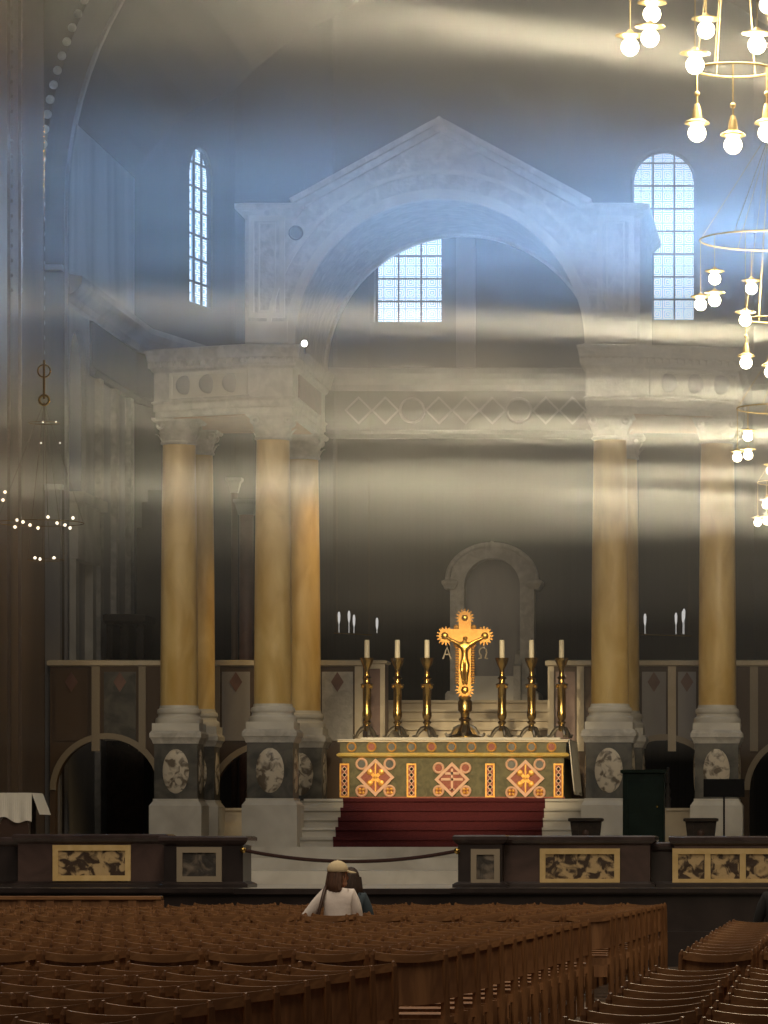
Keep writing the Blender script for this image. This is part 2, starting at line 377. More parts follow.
for k in range(33):
    a = PI*k/32; cur = [bm.verts.new((AX-8.4*math.cos(a), y, 14+8.4*math.sin(a)*1.0)) for y in (84.0, 101.5)]
    if prev: bm.faces.new((prev[0], prev[1], cur[1], cur[0]))
    prev = cur
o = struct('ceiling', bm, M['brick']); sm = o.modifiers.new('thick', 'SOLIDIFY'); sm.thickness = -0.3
# windows: pane, leads, frame
def window(name, uc, h, zb, zs, Mw0, dd=0.0):
    Mw = lambda u, d, z: Mw0(u, d-dd, z)
    n = 16
    def shape(hh, dz=0): return [(uc-hh, zb+dz), (uc+hh, zb+dz)]+[(uc+hh*math.cos(PI*k/n), zs+hh*math.sin(PI*k/n)) for k in range(n+1)]
    b = B(); o_ = shape(h-0.002); i_ = shape(h-0.05, .05); m_ = len(o_)
    ring = [[b.verts.new(Mw(u, d, z)) for u, z in s] for s, d in ((o_, 0.40), (i_, 0.40), (i_, 0.52), (o_, 0.52))]
    for q in range(4):
        a, c = ring[q], ring[(q+1) % 4]
        for i in range(m_): b.faces.new((a[i], a[(i+1) % m_], c[(i+1) % m_], c[i]))
    fr = struct(name, b, M['lead'])
    b = B(); a = [b.verts.new(Mw(u, 0.48, z)) for u, z in i_]; c = [b.verts.new(Mw(u, 0.50, z)) for u, z in i_]
    b.faces.new(a); b.faces.new(c[::-1])
    for i in range(m_): b.faces.new((a[i], a[(i+1) % m_], c[(i+1) % m_], c[i]))
    obj('pane', b, M['pane'], fr)
    b = B()
    def bar(u0, u1, z0, z1):
        v = [b.verts.new(Mw(u, d, z)) for d in (0.42, 0.47) for u, z in ((u0, z0), (u1, z0), (u1, z1), (u0, z1))]
        for f in ((0, 1, 2, 3), (7, 6, 5, 4), (0, 4, 5, 1), (1, 5, 6, 2), (2, 6, 7, 3), (3, 7, 4, 0)): b.faces.new([v[i] for i in f])
    for q in (-1/3, 1/3):
        bar(uc+q*h*1.0-0.018, uc+q*h*1.0+0.018, zb+.04, zs+math.sqrt(h*h-(q*h)**2)-.04)
    z = zb+0.53
    while z < zs+h-0.2:
        hw = h-0.04 if z < zs else math.sqrt(max(0, h*h-(z-zs)**2))-0.04
        if hw > 0.1: bar(uc-hw, uc+hw, z-0.018, z+0.018)
        z += 0.53
    obj('glazing_bar', b, M['lead'], fr)
    return fr
window('window_1', u_l, 0.71, 13.6, 16.45, lambda u, d, z: (fp.x+fd.x*u+fn.x*d, fp.y+fd.y*u+fn.y*d, z), .36)
window('window_2', c1, h1, PZ(322, YB), PZ(148, YB)-h1, lambda u, d, z: (u, YB+d, z))
window('window_3', c2, h2, PZ(320, YB), PZ(148, YB)-h2, lambda u, d, z: (u, YB+d, z))
# frieze band and cornice round the apse, pilasters
plan = [(XL, 84.4), (XL, 93), A2, A3, mir(A3), mir(A2), (XR, 93), (XR, 84.4)]
def band(pts, prof, name, material):                         # open run of mouldings standing inward from the walls
    b = B(); rows = []
    for i, p in enumerate(pts):
        p1 = Vector(p); a = (p1-Vector(pts[i-1])).normalized() if i else (Vector(pts[1])-p1).normalized()
        c = (Vector(pts[i+1])-p1).normalized() if i < len(pts)-1 else a
        na, nc = Vector((a.y, -a.x)), Vector((c.y, -c.x)); m = (na+nc)/(1+na.dot(nc))
        rows.append([b.verts.new((p1.x+m.x*o, p1.y+m.y*o, z)) for o, z in prof])
    for r0, r1 in zip(rows, rows[1:]):
        for i in range(len(prof)): b.faces.new((r0[i], r0[(i+1) % len(prof)], r1[(i+1) % len(prof)], r1[i]))
    b.faces.new(rows[0]); b.faces.new(rows[-1][::-1])
    return struct(name, b, material)
band(plan, [(0, 12.15), (0.12, 12.15), (0.16, 12.28), (0.34, 12.40), (0.40, 12.52), (0.40, 12.64), (0, 12.70)], 'trim_5', M['grey'])
band([(XL, 87.5)]+plan[1:-1]+[(XR, 87.5)], [(0, 11.05), (0.10, 11.05), (0.14, 11.15), (0.05, 11.25), (0.05, 12.15), (0, 12.15)], 'trim_6', M['olive'])
bm = B()                                                     # lozenges and discs on the frieze
x = -11.4; k = 0
while x < 2*AX+11.6:
    if k % 4 == 2: torus(bm, (x, YB-0.06, 11.7), 0.28, 0.03, 'y', 20, 6)
    else: diamond_frame(bm, x, 11.7, 0.33, 0.06, YB-0.09, YB-0.05)
    x += 0.62; k += 1
struct('trim_7', bm, M['grey'])
bm = B()
for px in (466,): box(bm, PX(px, YB)-0.22, PX(px, YB)+0.22, YB-0.14, YB, 12.7, 17.2); box(bm, PX(px, YB)-0.3, PX(px, YB)+0.3, YB-0.18, YB, 17.2, 17.5)
struct('trim_8', bm, M['grey'])
bm = B()                                                     # marble strips and panels of the choir's left wall
for y in (88.3, 90.2, 92.0):
    box(bm, XL, XL+0.12, y-0.18, y+0.18, 1.55, 11.05)
for y0, y1 in ((88.6, 89.9), (90.5, 91.7)): frame_m = None
struct('trim_9', bm, M['pale'])
bm = B()                                                     # white aedicule low on the left wall
box(bm, XL, XL+0.16, 85.1, 85.45, 4.0, 7.2); box(bm, XL, XL+0.16, 87.0, 87.35, 4.0, 7.2); box(bm, XL, XL+0.22, 85.0, 87.45, 7.2, 8.3); box(bm, XL, XL+0.35, 84.9, 87.6, 8.3, 8.5)
struct('trim_10', bm, M['white'])
bm = B(); box(bm, PX(47, 82), PX(62, 82), 81.8, 82, 1.55, PZ(490, 82)); box(bm, PX(45, 82), PX(64, 82), 81.75, 82, PZ(490, 82), PZ(485, 82)); box(bm, PX(45, 82), PX(64, 82), 81.75, 82, PZ(272, 82), PZ(266, 82))
struct('trim_11', bm, M['grey'])

# wall and glowing window rows added out of view to carry the side beams
M['amberfill'] = emit('added_amber_pane', (1.0, 0.85, 0.55), 1.0); M['bluefill'] = emit('added_blue_pane', (0.7, 0.85, 1.0), 1.2)
wn = 4
for z0, z1, zb_, zs_, mm in ((0, 8.9, 6.0, 7.4, 'amberfill'), (8.9, 12.4, 9.5, 11.2, 'bluefill'), (12.4, 26, 12.7, 13.9, 'amberfill')):
    ops = [(61+2.0*k, .6, zb_, zs_) for k in range(6)]
    bm = B(); arch_wall(bm, 46, 78, z0, z1, ops, .6, lambda u, d, z: (2.7+d, u, z), n=6); struct('wall_right_added', bm, M['brown'])
    for uc, h, a_, b_ in ops:
        bm = B(); o_ = [(uc-h, a_), (uc+h, a_)]+[(uc+h*math.cos(PI*k/12), b_+h*math.sin(PI*k/12)) for k in range(13)]
        va = [bm.verts.new((2.95, u, z)) for u, z in o_]; vb = [bm.verts.new((3.0, u, z)) for u, z in o_]
        bm.faces.new(va); bm.faces.new(vb[::-1])
        for i in range(len(o_)): bm.faces.new((va[i], va[(i+1) % len(o_)], vb[(i+1) % len(o_)], vb[i]))
        struct('window_%d' % wn, bm, M[mm]); wn += 1  # unseen glowing panes, added along with the beams

# ------------------------------------------------------------------ altar canopy (baldachin)
bal = thing('altar_canopy', 'tall gabled marble canopy on yellow columns standing over the high altar', 'canopy', (AX, 78, 1.55))
def bpart(name, bm, m, parent=None, smooth=False):
    o = obj(name, bm, m, parent or bal, smooth)
    if (parent or bal) is bal: o.location = (-AX, -78, -1.55)
    return o
ZB, ZP0, ZP1 = 1.55, 2.40, 3.37        # floor, pedestal die bottom / top
ZBASE, ZSH0, ZSH1, ZCAP = 3.60, 4.03, 8.65, 9.10
def pedestal(x, y, w):
    h = w/2
    b = B(); mold(b, rect(x-h, x+h, y-h, y+h), [(0.06, ZB), (0.06, ZP0-0.12), (0.0, ZP0-0.04), (0.0, ZP0)])
    p = bpart('pedestal', b, M['white'])
    b = B(); mold(b, rect(x-h+.02, x+h-.02, y-h+.02, y+h-.02), [(0, ZP0), (0, ZP1)]); obj('die', b, M['dark'], p)
    b = B(); mold(b, rect(x-h, x+h, y-h, y+h), [(0.0, ZP1), (0.015, ZP1+.05), (0.035, ZP1+.09), (0.055, ZP1+.11), (0.055, ZP1+.18), (0.02, ZP1+.23)]); obj('pedestal_cap', b, M['pale'], p)
    b = B()
    zc = (ZP0+ZP1)/2
    sphere(b, (x, y-h+.03, zc), 1, 24, (w*.30, .05, .40)); obj('medallion', b, M['oval'], p, True)
    for s in (-1, 1):
        b = B(); sphere(b, (x+s*(h-.03), y, zc), 1, 20, (.05, w*.30, .40)); obj('medallion', b, M['oval'], p, True)
def column(x, y, r=0.33):
    b = B()
    prof = []
    for k in range(15):
        t = k/14; prof.append((r*(1-0.13*t**1.7), ZSH0+(ZSH1-ZSH0)*t))
    lathe(b, prof, (x, y, 0), 32); c = bpart('column', b, M['yellow'], None, True)
    b = B(); mold(b, rect(x-r*1.26, x+r*1.26, y-r*1.26, y+r*1.26), [(0, ZBASE), (0, ZBASE+.13)])
    lathe(b, [(r*1.24, ZBASE+.13), (r*1.27, ZBASE+.17), (r*1.24, ZBASE+.22), (r*1.12, ZBASE+.25), (r*1.10, ZBASE+.29), (r*1.16, ZBASE+.31), (r*1.18, ZBASE+.34), (r*1.15, ZBASE+.38), (r*1.05, ZBASE+.40), (r*1.02, ZSH0+.02)], (x, y, 0), 32)
    obj('column_base', b, M['white'], c, True)
    b = B(); rt = r*.88
    lathe(b, [(rt, ZSH1), (rt*1.12, ZSH1+.02), (rt*1.12, ZSH1+.05), (rt*1.0, ZSH1+.07), (rt*1.03, ZSH1+.22), (rt*1.2, ZSH1+.34), (rt*1.38, ZSH1+.38)], (x, y, 0), 24)
    for tier, (nn, z0, hh, off) in enumerate(((8, ZSH1+.06, .15, 0), (8, ZSH1+.17, .17, PI/8))):
        for k in range(nn):
            a = 2*PI*k/nn+off; ca, sa = math.cos(a), math.sin(a)
            rows = []
            for j, (ro, zz, wd) in enumerate(((1.02, 0, .085), (1.14, .5, .095), (1.30, .85, .07), (1.42, .95, .04), (1.40, .82, .02))):
                pr = rt*ro; z = z0+hh*zz
                rows.append([b.verts.new((x+ca*pr-sa*wd*q, y+sa*pr+ca*wd*q, z)) for q in (-1, 1)])
            for r0, r1 in zip(rows, rows[1:]): b.faces.new((r0[0], r0[1], r1[1], r1[0]))
    for q in (PI/4, 3*PI/4, 5*PI/4, 7*PI/4):
        torus(b, (x+math.cos(q)*rt*1.42, y+math.sin(q)*rt*1.42, ZSH1+.33), .055, .025, 'y', 12, 6)
    mold(b, rect(x-rt*1.36, x+rt*1.36, y-rt*1.36, y+rt*1.36), [(0, ZSH1+.38), (.03, ZSH1+.41), (.03, ZCAP)])
    obj('capital', b, M['pale'], c)
IN_L, IN_R = PX(273, 76), PX(610, 76)
OU_L, OU_R = PX(180, 77), PX(717, 76.6)
cols = [(IN_L, 76.0, .84), (IN_R, 76.0, .84), (IN_L+.04, 79.8, .84), (IN_R+.0, 79.8, .84),
        (OU_L, 76.9, .80), (OU_R, 76.7, .80), (OU_L+.03, 78.9, .74), (OU_R-.03, 78.9, .74)]
for x, y, w_ in cols:
    pedestal(x, y, w_); column(x, y, .33 if w_ > .75 else .31)
ZE0, ZE1 = 9.10, 10.26
ENT = [(0.00, ZE0), (0.00, ZE0+.10), (.03, ZE0+.11), (.03, ZE0+.22), (.07, ZE0+.26), (.02, ZE0+.29), (.02, ZE0+.78), (.07, ZE0+.82), (.08, ZE0+.88), (.08, ZE0+.94), (.13, ZE0+.97), (.15, ZE0+1.08), (.17, ZE1-.03), (.17, ZE1), (.05, ZE1+.04)]
def dentils(b, p0, p1, z0, z1, depth=.05, step=.13):
    p0, p1 = Vector(p0), Vector(p1); d = p1-p0; n = max(1, int(d.length/step)); d.normalize(); nr = Vector((d.y, -d.x))
    for k in range(n):
        c = p0+d*(k+.5)*((p1-p0).length/n)
        q = [c-d*.035, c+d*.035, c+d*.035+nr*depth, c-d*.035+nr*depth]
        vs = [b.verts.new((v.x, v.y, z)) for z in (z0, z1) for v in q]
        for f in ((0, 1, 2, 3), (4, 5, 6, 7), (0, 1, 5, 4), (1, 2, 6, 5), (2, 3, 7, 6), (3, 0, 4, 7)): b.faces.new([vs[i] for i in f])
for side in (-1, 1):
    xi = IN_L if side < 0 else IN_R; xo = OU_L if side < 0 else OU_R
    yo0 = 76.9 if side < 0 else 76.7
    a, bb = .36, .36
    if side < 0: poly = [(xo-.36, yo0-.40), (xi-.36, 75.64), (xi+.38, 75.62), (xi+.38, 80.2), (xi-.36, 80.2), (xi-.36, 79.3), (xo-.36, 79.3)]
    else: poly = [(xi-.38, 75.62), (xi+.36, 75.64), (xo+.36, yo0-.40), (xo+.36, 79.3), (xi+.36, 79.3), (xi+.36, 80.2), (xi-.38, 80.2)]
    b = B(); mold(b, poly, ENT)
    op = offset_poly(poly, .078)
    for i in range(len(op)): dentils(b, op[i], op[(i+1) % len(op)], ZE0+.87, ZE0+.955)
    e = bpart('entablature', b, M['pale'])
    ip = offset_poly(poly, -.12); b = B(); mold(b, ip, [(0, ZE0-.015), (0, ZE0+.01)]); obj('soffit', b, M['soffit'], e)
    # framed frieze panel with roundels on the wing front
    i0, i1 = (0, 1) if side < 0 else (1, 2)
    q0, q1 = Vector(offset_poly(poly, .02)[i0]), Vector(offset_poly(poly, .02)[i1]); d = (q1-q0).normalized(); nr = Vector((d.y, -d.x)); ln = (q1-q0).length
    def fm(u, dd, z): v = q0+d*u+nr*dd; return (v.x, v.y, z)
    b = B(); z0, z1 = ZE0+.32, ZE0+.76; u0, u1 = ln*.18, ln*.99
    def pb(b, ua, ub, za, zb, d0, d1):
        v = [b.verts.new(fm(u, dd, z)) for dd in (d0, d1) for u, z in ((ua, za), (ub, za), (ub, zb), (ua, zb))]
        for f in ((0, 1, 2, 3), (7, 6, 5, 4), (0, 4, 5, 1), (1, 5, 6, 2), (2, 6, 7, 3), (3, 7, 4, 0)): b.faces.new([v[i] for i in f])
    pb(b, u0, u1, z0, z1, 0, .02)
    for ua, ub, za, zb in ((u0, u1, z0, z0+.05), (u0, u1, z1-.05, z1), (u0, u0+.05, z0+.05, z1-.05), (u1-.05, u1, z0+.05, z1-.05)): pb(b, ua, ub, za, zb, .02, .05)
    pn = obj('frieze_panel', b, M['white'], e)
    for q in (.2, .5, .8):
        b = B(); c = fm(u0+(u1-u0)*q, .03, (z0+z1)/2); sphere(b, c, 1, 16, (.17, .035, .17)); obj('roundel', b, M['grey'], e, True)
    # inner face panel
    b = B(); xs = xi+.40 if side < 0 else xi-.40
    box(b, min(xs, xs-side*.03), max(xs, xs-side*.03), 76.3, 79.4, ZE0+.34, ZE0+.74); obj('soffit_panel', b, M['pinkm'], e)
# gabled upper storey with the great arch
YF, YR = 75.6, 80.15
cxm = (PX(293, YF)+PX(587, YF))/2; RA = (PX(587, YF)-PX(293, YF))/2; ZA = ZE1
gx0, gx1 = PX(245, YF), PX(640, YF)
zsh = PZ(213, YF); zap = PZ(131, YF); xa, xb = PX(296, YF), PX(586, YF)
def gtop(u):
    if u <= xa or u >= xb: return zsh
    return zsh+(zap-zsh)*(1-abs(u-cxm)/((xb-xa)/2)) if abs(u-cxm) < (xb-xa)/2 else zsh
bm = B(); arch_wall(bm, gx0, gx1, ZA+.02, gtop, [(cxm, RA, ZA+.02, ZA+.03)], YR-YF, lambda u, d, z: (u, YF+d, z), n=20)
gab = bpart('gable', bm, M['pale'])
bm = B()                                                     # archivolt bands, front and back edge
def arc_band(b, r0, r1, y0, y1, n=40, a0=0, a1=PI):
    prev = None
    for k in range(n+1):
        a = a0+(a1-a0)*k/n
        cur = [b.verts.new((cxm-r*math.cos(a), y, ZA+.03+r*math.sin(a))) for r, y in ((r0, y0), (r1, y0), (r1, y1), (r0, y1))]
        if prev:
            for i in range(4): b.faces.new((prev[i], prev[(i+1) % 4], cur[(i+1) % 4], cur[i]))
        else: b.faces.new(cur)
        prev = cur
    b.faces.new(prev[::-1])
arc_band(bm, RA-.04, RA+.14, YF-.05, YF+.08); arc_band(bm, RA+.40, RA+.48, YF-.04, YF+.02)
obj('archivolt', bm, M['white'], gab)
bm = B(); arc_band(bm, RA-.05, RA+.14, YR-.15, YR+.04); obj('archivolt', bm, M['white'], gab)
bm = B()                                                     # raking cornice, shoulders
def rake(b, x0, z0, x1, z1):
    d = Vector((x1-x0, z1-z0)).normalized(); n_ = Vector((-d.y, d.x))
    if n_.y < 0: n_ = -n_
    for (o0, o1, yy) in ((-.02, .10, .10), (.10, .20, .20)):
        pts = [(x0+n_.x*o0, z0+n_.y*o0), (x1+n_.x*o0, z1+n_.y*o0), (x1+n_.x*o1, z1+n_.y*o1), (x0+n_.x*o1, z0+n_.y*o1)]
        plate(b, pts, YF-yy, YR+yy)
rake(bm, xa, zsh+.05, cxm, zap); rake(bm, cxm, zap, xb, zsh+.05)
for x0, x1 in ((gx0, xa), (xb, gx1)):
    mold(bm, rect(x0, x1, YF, YR), [(.0, zsh-.10), (.06, zsh-.04), (.10, zsh+.02), (.16, zsh+.06), (.16, zsh+.14), (.0, zsh+.18)])
plate(bm, [(cxm-.10, zap-.02), (cxm+.10, zap-.02), (cxm+.10, zap+.16), (cxm, zap+.235), (cxm-.10, zap+.16)], YF-.19, YR+.19)
obj('gable_cornice', bm, M['pale'], gab)
for x0, x1 in ((PX(249, YF), PX(285, YF)), (PX(597, YF), PX(634, YF))):    # panelled pilasters
    bm = B(); frame_rect(bm, x0, x1, PZ(318, YF), PZ(216, YF), .09, YF-.06, YF); frame_rect(bm, x0+.16, x1-.16, PZ(312, YF), PZ(222, YF), .03, YF-.03, YF)
    box(bm, x0-.05, x1+.05, YF-.10, YF, ZA+.05, PZ(322, YF)); obj('pilaster', bm, M['white'], gab)
bm = B(); disc(bm, PX(296, YF), PZ(233, YF), .10, YF-.03, YF+.01); torus(bm, (PX(296, YF), YF-.02, PZ(233, YF)), .11, .02); obj('roundel', bm, M['dark'], gab)

# ------------------------------------------------------------------ altar steps, carpet, altar
YA = 77.4
bm = B(); NS = 5; zt = PZ(799, YA); zb0 = 1.55; rise = (zt-zb0)/NS
xl, xr = IN_L+.42, IN_R-.42
for k in range(NS):
    box(bm, xl-.02, xr+.02, 75.93+.30*k, 80.6, zb0+rise*k, zb0+rise*(k+1)-.045); box(bm, xl-.02, xr+.02, 75.89+.30*k, 80.6, zb0+rise*(k+1)-.045, zb0+rise*(k+1))
stp = struct('floor_altar_steps', bm, M['white'])
bm = B()
prev = None
for k in range(NS):
    y = 75.9+.30*k
    a0, a1 = PX(333+10*k/4, y), PX(541+4*k/4, y)
    box(bm, a0, a1, y+.012, y+.03, zb0+rise*k, zb0+rise*(k+1)-.045); box(bm, a0, a1, y-.026, y-.01, zb0+rise*(k+1)-.05, zb0+rise*(k+1)); box(bm, a0, a1, y-.026, min(y+.315, YA-.02), zb0+rise*(k+1), zb0+rise*(k+1)+.012)
tag(obj('stair_carpet', bm, M['carpet']), 'dark red carpet running up the marble steps before the altar', 'carpet')
bm = B()
zl = PZ(808, 79.4)
for x0, x1 in ((OU_L-.3, IN_L-.45), (IN_R+.45, OU_R+.3)):
    box(bm, x0, x1, 79.4, 81.3, zb0, zl-.05); box(bm, x0, x1, 79.36, 81.3, zl-.05, zl); box(bm, x0, x1, 79.1 if False else 79.30, 79.4, zb0, zl-.32)
struct('floor_landing', bm, M['cream'])
alt = thing('altar', 'long high altar with olive frontal bearing red diamond motifs', 'altar', (AX, YA, zt))
ax0, ax1 = PX(340, YA), PX(566, YA)
YD = YA+2.2
def apart(name, bm, m, parent=None, smooth=False):
    o = obj(name, bm, m, parent or alt, smooth)
    if parent is None: o.location = (-AX, -YA, -zt)
    return o
Z_ = lambda py: PZ(py, YA)
X_ = lambda px: PX(px, YA)
bm = B(); box(bm, ax0+.04, ax1-.04, YA+.03, YD, zt+.012, Z_(757)); fro = apart('frontal', bm, M['frontal'])
bm = B(); box(bm, ax0, ax1, YA, YD, Z_(753), Z_(742)); fri = apart('frieze', bm, M['frontal'])
bm = B(); mold(bm, rect(ax0, ax1, YA, YD), [(0, Z_(757.5)), (.05, Z_(756)), (.06, Z_(754.5)), (.02, Z_(752.8))]); apart('gilt_moulding', bm, M['giltband'])
bm = B(); mold(bm, rect(ax0, ax1, YA, YD), [(0, Z_(742.5)), (.04, Z_(742)), (.04, Z_(740.5)), (0, Z_(740))]); apart('table_top', bm, M['cream'])
bm = B(); box(bm, ax0+.02, ax1-.02, YA, YA+.05, zt+.012, zt+.04); apart('plinth_strip', bm, M['redenam'])
ztop = Z_(740)
zg = PZ(738, 79.3)
bm = B(); box(bm, ax0+.2, ax1-.2, 78.9, YD-.02, ztop, zg); apart('gradine', bm, M['white'])
for k in range(11):
    px = 351.5+k*20.0
    bm = B(); torus(bm, (X_(px), YA-.01, Z_(747)), .075, .016); obj('ring', bm, M['goldmat'], fri, True)
    bm = B(); disc(bm, X_(px), Z_(747), .06, YA-.012, YA+.01, 16); obj('boss', bm, M['redenam'] if k % 3 == 1 else M['dark'], fri)
def motif(px, py, rpx, inner, rc, offs, tint):
    cx_, cz_ = X_(px), Z_(py); r = rpx/56.2
    b = B(); diamond_frame(b, cx_, cz_, r, .07, YA-.02, YA+.03); mo = apart('diamond_motif', b, M['pinkline'])
    b = B(); plate(b, [(cx_+(r-.06)*math.cos(q*PI/2), cz_+(r-.06)*math.sin(q*PI/2)) for q in range(4)], YA+.005, YA+.03); obj('diamond_field', b, M['redenam'], mo)
    b = B()
    for q in inner: box(b, cx_+q[0]*r, cx_+q[1]*r, YA-.01, YA+.006, cz_+q[2]*r, cz_+q[3]*r)
    if tint:
        for q in range(4):
            a = PI/4+q*PI/2; c, s = math.cos(a), math.sin(a); l = r*.42
            plate(b, [(cx_-s*.03, cz_+c*.03), (cx_+c*l-s*.03, cz_+s*l+c*.03), (cx_+c*l+s*.03, cz_+s*l-c*.03), (cx_+s*.03, cz_-c*.03)], YA-.008, YA+.006)
            sphere(b, (cx_+c*l, YA-.002, cz_+s*l), .06, 10, (1, .3, 1))
    obj('diamond_cross', b, M['pinkline'] if not tint else M['goldmat'], mo)
    for sx in (-1, 1):
        for sz in (-1, 1):
            c = (cx_+sx*offs[0]/56.2, cz_+sz*offs[1]/56.2)
            b = B(); torus(b, (c[0], YA+.005, c[1]), rc/56.2-.02, .022); ci = obj('circle', b, M['pinkline'], mo, True)
            b = B(); disc(b, c[0], c[1], rc/56.2-.03, YA+.005, YA+.03, 20)
            if sz < 0:
                obj('circle_field', b, M['redenam'], mo)
                b = B()
                for a in range(4): 
                    t = a*PI/2+PI/4; sphere(b, (c[0]+.045*math.cos(t), YA, c[1]+.045*math.sin(t)), .032, 8, (1, .4, 1))
                obj('circle_flower', b, M['goldmat'], mo, True)
            else: obj('circle_field', b, M['dark'] if abs(px-452) > 20 else M['redenam'], mo)
motif(375.5, 777.5, 19, [(-.04, .04, -.75, .75)], 6.2, (14, 13.5), True)
motif(452, 779.5, 17.5, [(-.06, .06, -.62, .62), (-.40, .40, .28, .42), (-.62, .62, -.06, .08), (-.14, .14, -.62, -.52)], 5.8, (13.5, 11.5), False)
motif(525.5, 778.5, 19, [(-.04, .04, -.75, .75)], 6.2, (14, 14), True)
for px in (344.5, 411.5, 490, 558.5):
    bm = B(); box(bm, X_(px-4.5), X_(px+4.5), YA-.005, YA+.03, zt+.03, Z_(764)); st = apart('pilaster_strip', bm, M['redenam'])
    bm = B(); frame_rect(bm, X_(px-4.8), X_(px+4.8), zt+.03, Z_(763.5), .03, YA-.02, YA); obj('strip_border', bm, M['goldmat'], st)
    for q in range(5):
        bm = B(); diamond_frame(bm, X_(px), Z_(769+q*6), .055, .02, YA-.02, YA-.004); obj('strip_border', bm, M['pinkline'], st)
        bm = B(); disc(bm, X_(px), Z_(769+q*6), .032, YA-.012, YA, 10); obj('dot', bm, M['black'], st)
bm = B(); n = 14                                             # linen: over the top and down the right end
for k in range(n):
    t0, t1 = k/n, (k+1)/n
    ya, yb = YA+.02+(YD-YA-.02)*t0, YA+.02+(YD-YA-.02)*t1
    w0 = .03*math.sin(t0*19); w1 = .03*math.sin(t1*19)
    za, zb_ = Z_(793)+.03*math.cos(t0*9), Z_(793)+.03*math.cos(t1*9)
    for x0, x1 in ((ax1+.045, ax1+.06),):
        top = [bm.verts.new(p) for p in ((x0, ya, ztop+.012), (x0, yb, ztop+.012), (x0+.09+w1, yb, zb_), (x0+.09+w0, ya, za), (x1, ya, ztop+.014), (x1, yb, ztop+.014), (x1+.09+w1, yb, zb_), (x1+.09+w0, ya, za))]
        for f in ((0, 1, 2, 3), (4, 5, 6, 7), (0, 4, 7, 3), (1, 5, 6, 2), (3, 2, 6, 7), (0, 1, 5, 4)): bm.faces.new([top[i] for i in f])
box(bm, ax0-.045, ax1+.06, YA-.045, 78.88, ztop+.001, ztop+.013)
tag(obj('altar_cloth', bm, M['cloth']), 'white linen cloth over the altar table, falling down its right end', 'altar cloth')

# crucifix
YC = 79.3; SCX = F/YC
cz = lambda py: (850-py)/SCX+EYE
CXX = PX(465, YC)
cru = thing('altar_crucifix', 'tall gilded crucifix with spiky rounded arms at the middle of the altar', 'crucifix', (CXX, YC, zg))
def cpart(name, bm, m, parent=None, smooth=False):
    o = obj(name, bm, m, parent or cru, smooth)
    if parent is None: o.location = (-CXX, -YC, -zg)
    return o
bm = B()
lathe(bm, [(.30, zg), (.30, zg+.03), (.20, zg+.07), (.14, zg+.14), (.09, zg+.24), (.075, zg+.30), (.12, zg+.34), (.075, zg+.38), (.085, zg+.46), (.13, zg+.50), (.13, zg+.66), (.10, zg+.70), (.12, zg+.74), (.07, zg+.76), (.05, cz(698))], (CXX, YC, 0), 20)
base = cpart('stem', bm, M['brass'], smooth=True)
for s in (-1, 1, 0):
    bm = B(); a = {-1: PI, 1: 0, 0: -PI/2}[s]; c, q = math.cos(a), math.sin(a)
    tube(bm, [(CXX+c*.08, YC+q*.08, zg+.22), (CXX+c*.17, YC+q*.17, zg+.16), (CXX+c*.24, YC+q*.24, zg+.05), (CXX+c*.33, YC+q*.33, zg+.04), (CXX+c*.36, YC+q*.36, zg+.09)], [.04, .05, .04, .03, .025]); obj('foot', bm, M['silver'], base, True)
bm = B(); sh = .11; y0, y1 = YC-.03, YC+.03
box(bm, CXX-sh, CXX+sh, y0, y1, cz(690), cz(616)); box(bm, CXX-.44, CXX+.44, y0+.001, y1-.001, cz(642), cz(629))
for px, py, r in ((465, 618, .115), (446, 636, .120), (484, 636, .120), (465, 690, .115)):
    x = PX(px, YC); z = cz(py); disc(bm, x, z, r, y0-.004, y1+.004, 24)
    for k in range(16):
        a = 2*PI*k/16
        if (px < 465 and abs(math.atan2(math.sin(a), math.cos(a))) < .5) or (px > 465 and abs(abs(a-PI)) < .5) or (py == 618 and abs(a-1.5*PI) < .5) or (py == 690 and abs(a-.5*PI) < .5): continue
        c, s = math.cos(a), math.sin(a); l = r+.055; t = .020
        plate(bm, [(x+c*(r-.02)-s*t, z+s*(r-.02)+c*t), (x+c*l-s*.006, z+s*l+c*.006), (x+c*l+s*.006, z+s*l-c*.006), (x+c*(r-.02)+s*t, z+s*(r-.02)-c*t)], y0+.01, y1-.01)
for k in range(15):
    z = cz(683)+k*(cz(648)-cz(683))/14
    for s in (-1, 1): sphere(bm, (CXX+s*(sh+.03), YC, z), .028, 8, (1.5, .8, .7))
for s in (-1, 1):                                            # little corner crockets at the crossing
    for q in (-1, 1): sphere(bm, (CXX+s*.16, YC, cz(636)+q*.16), .05, 8, (1, .6, 1))
crs = cpart('cross', bm, M['goldmat'])
for px, py, r in ((465, 618, .06), (445, 636, .07), (485, 636, .07), (465, 690, .07)):
    bm = B(); sphere(bm, (PX(px, YC), y0-.004, cz(py)), r, 14, (1, .5, 1)); obj('boss', bm, M['gold'], crs, True)

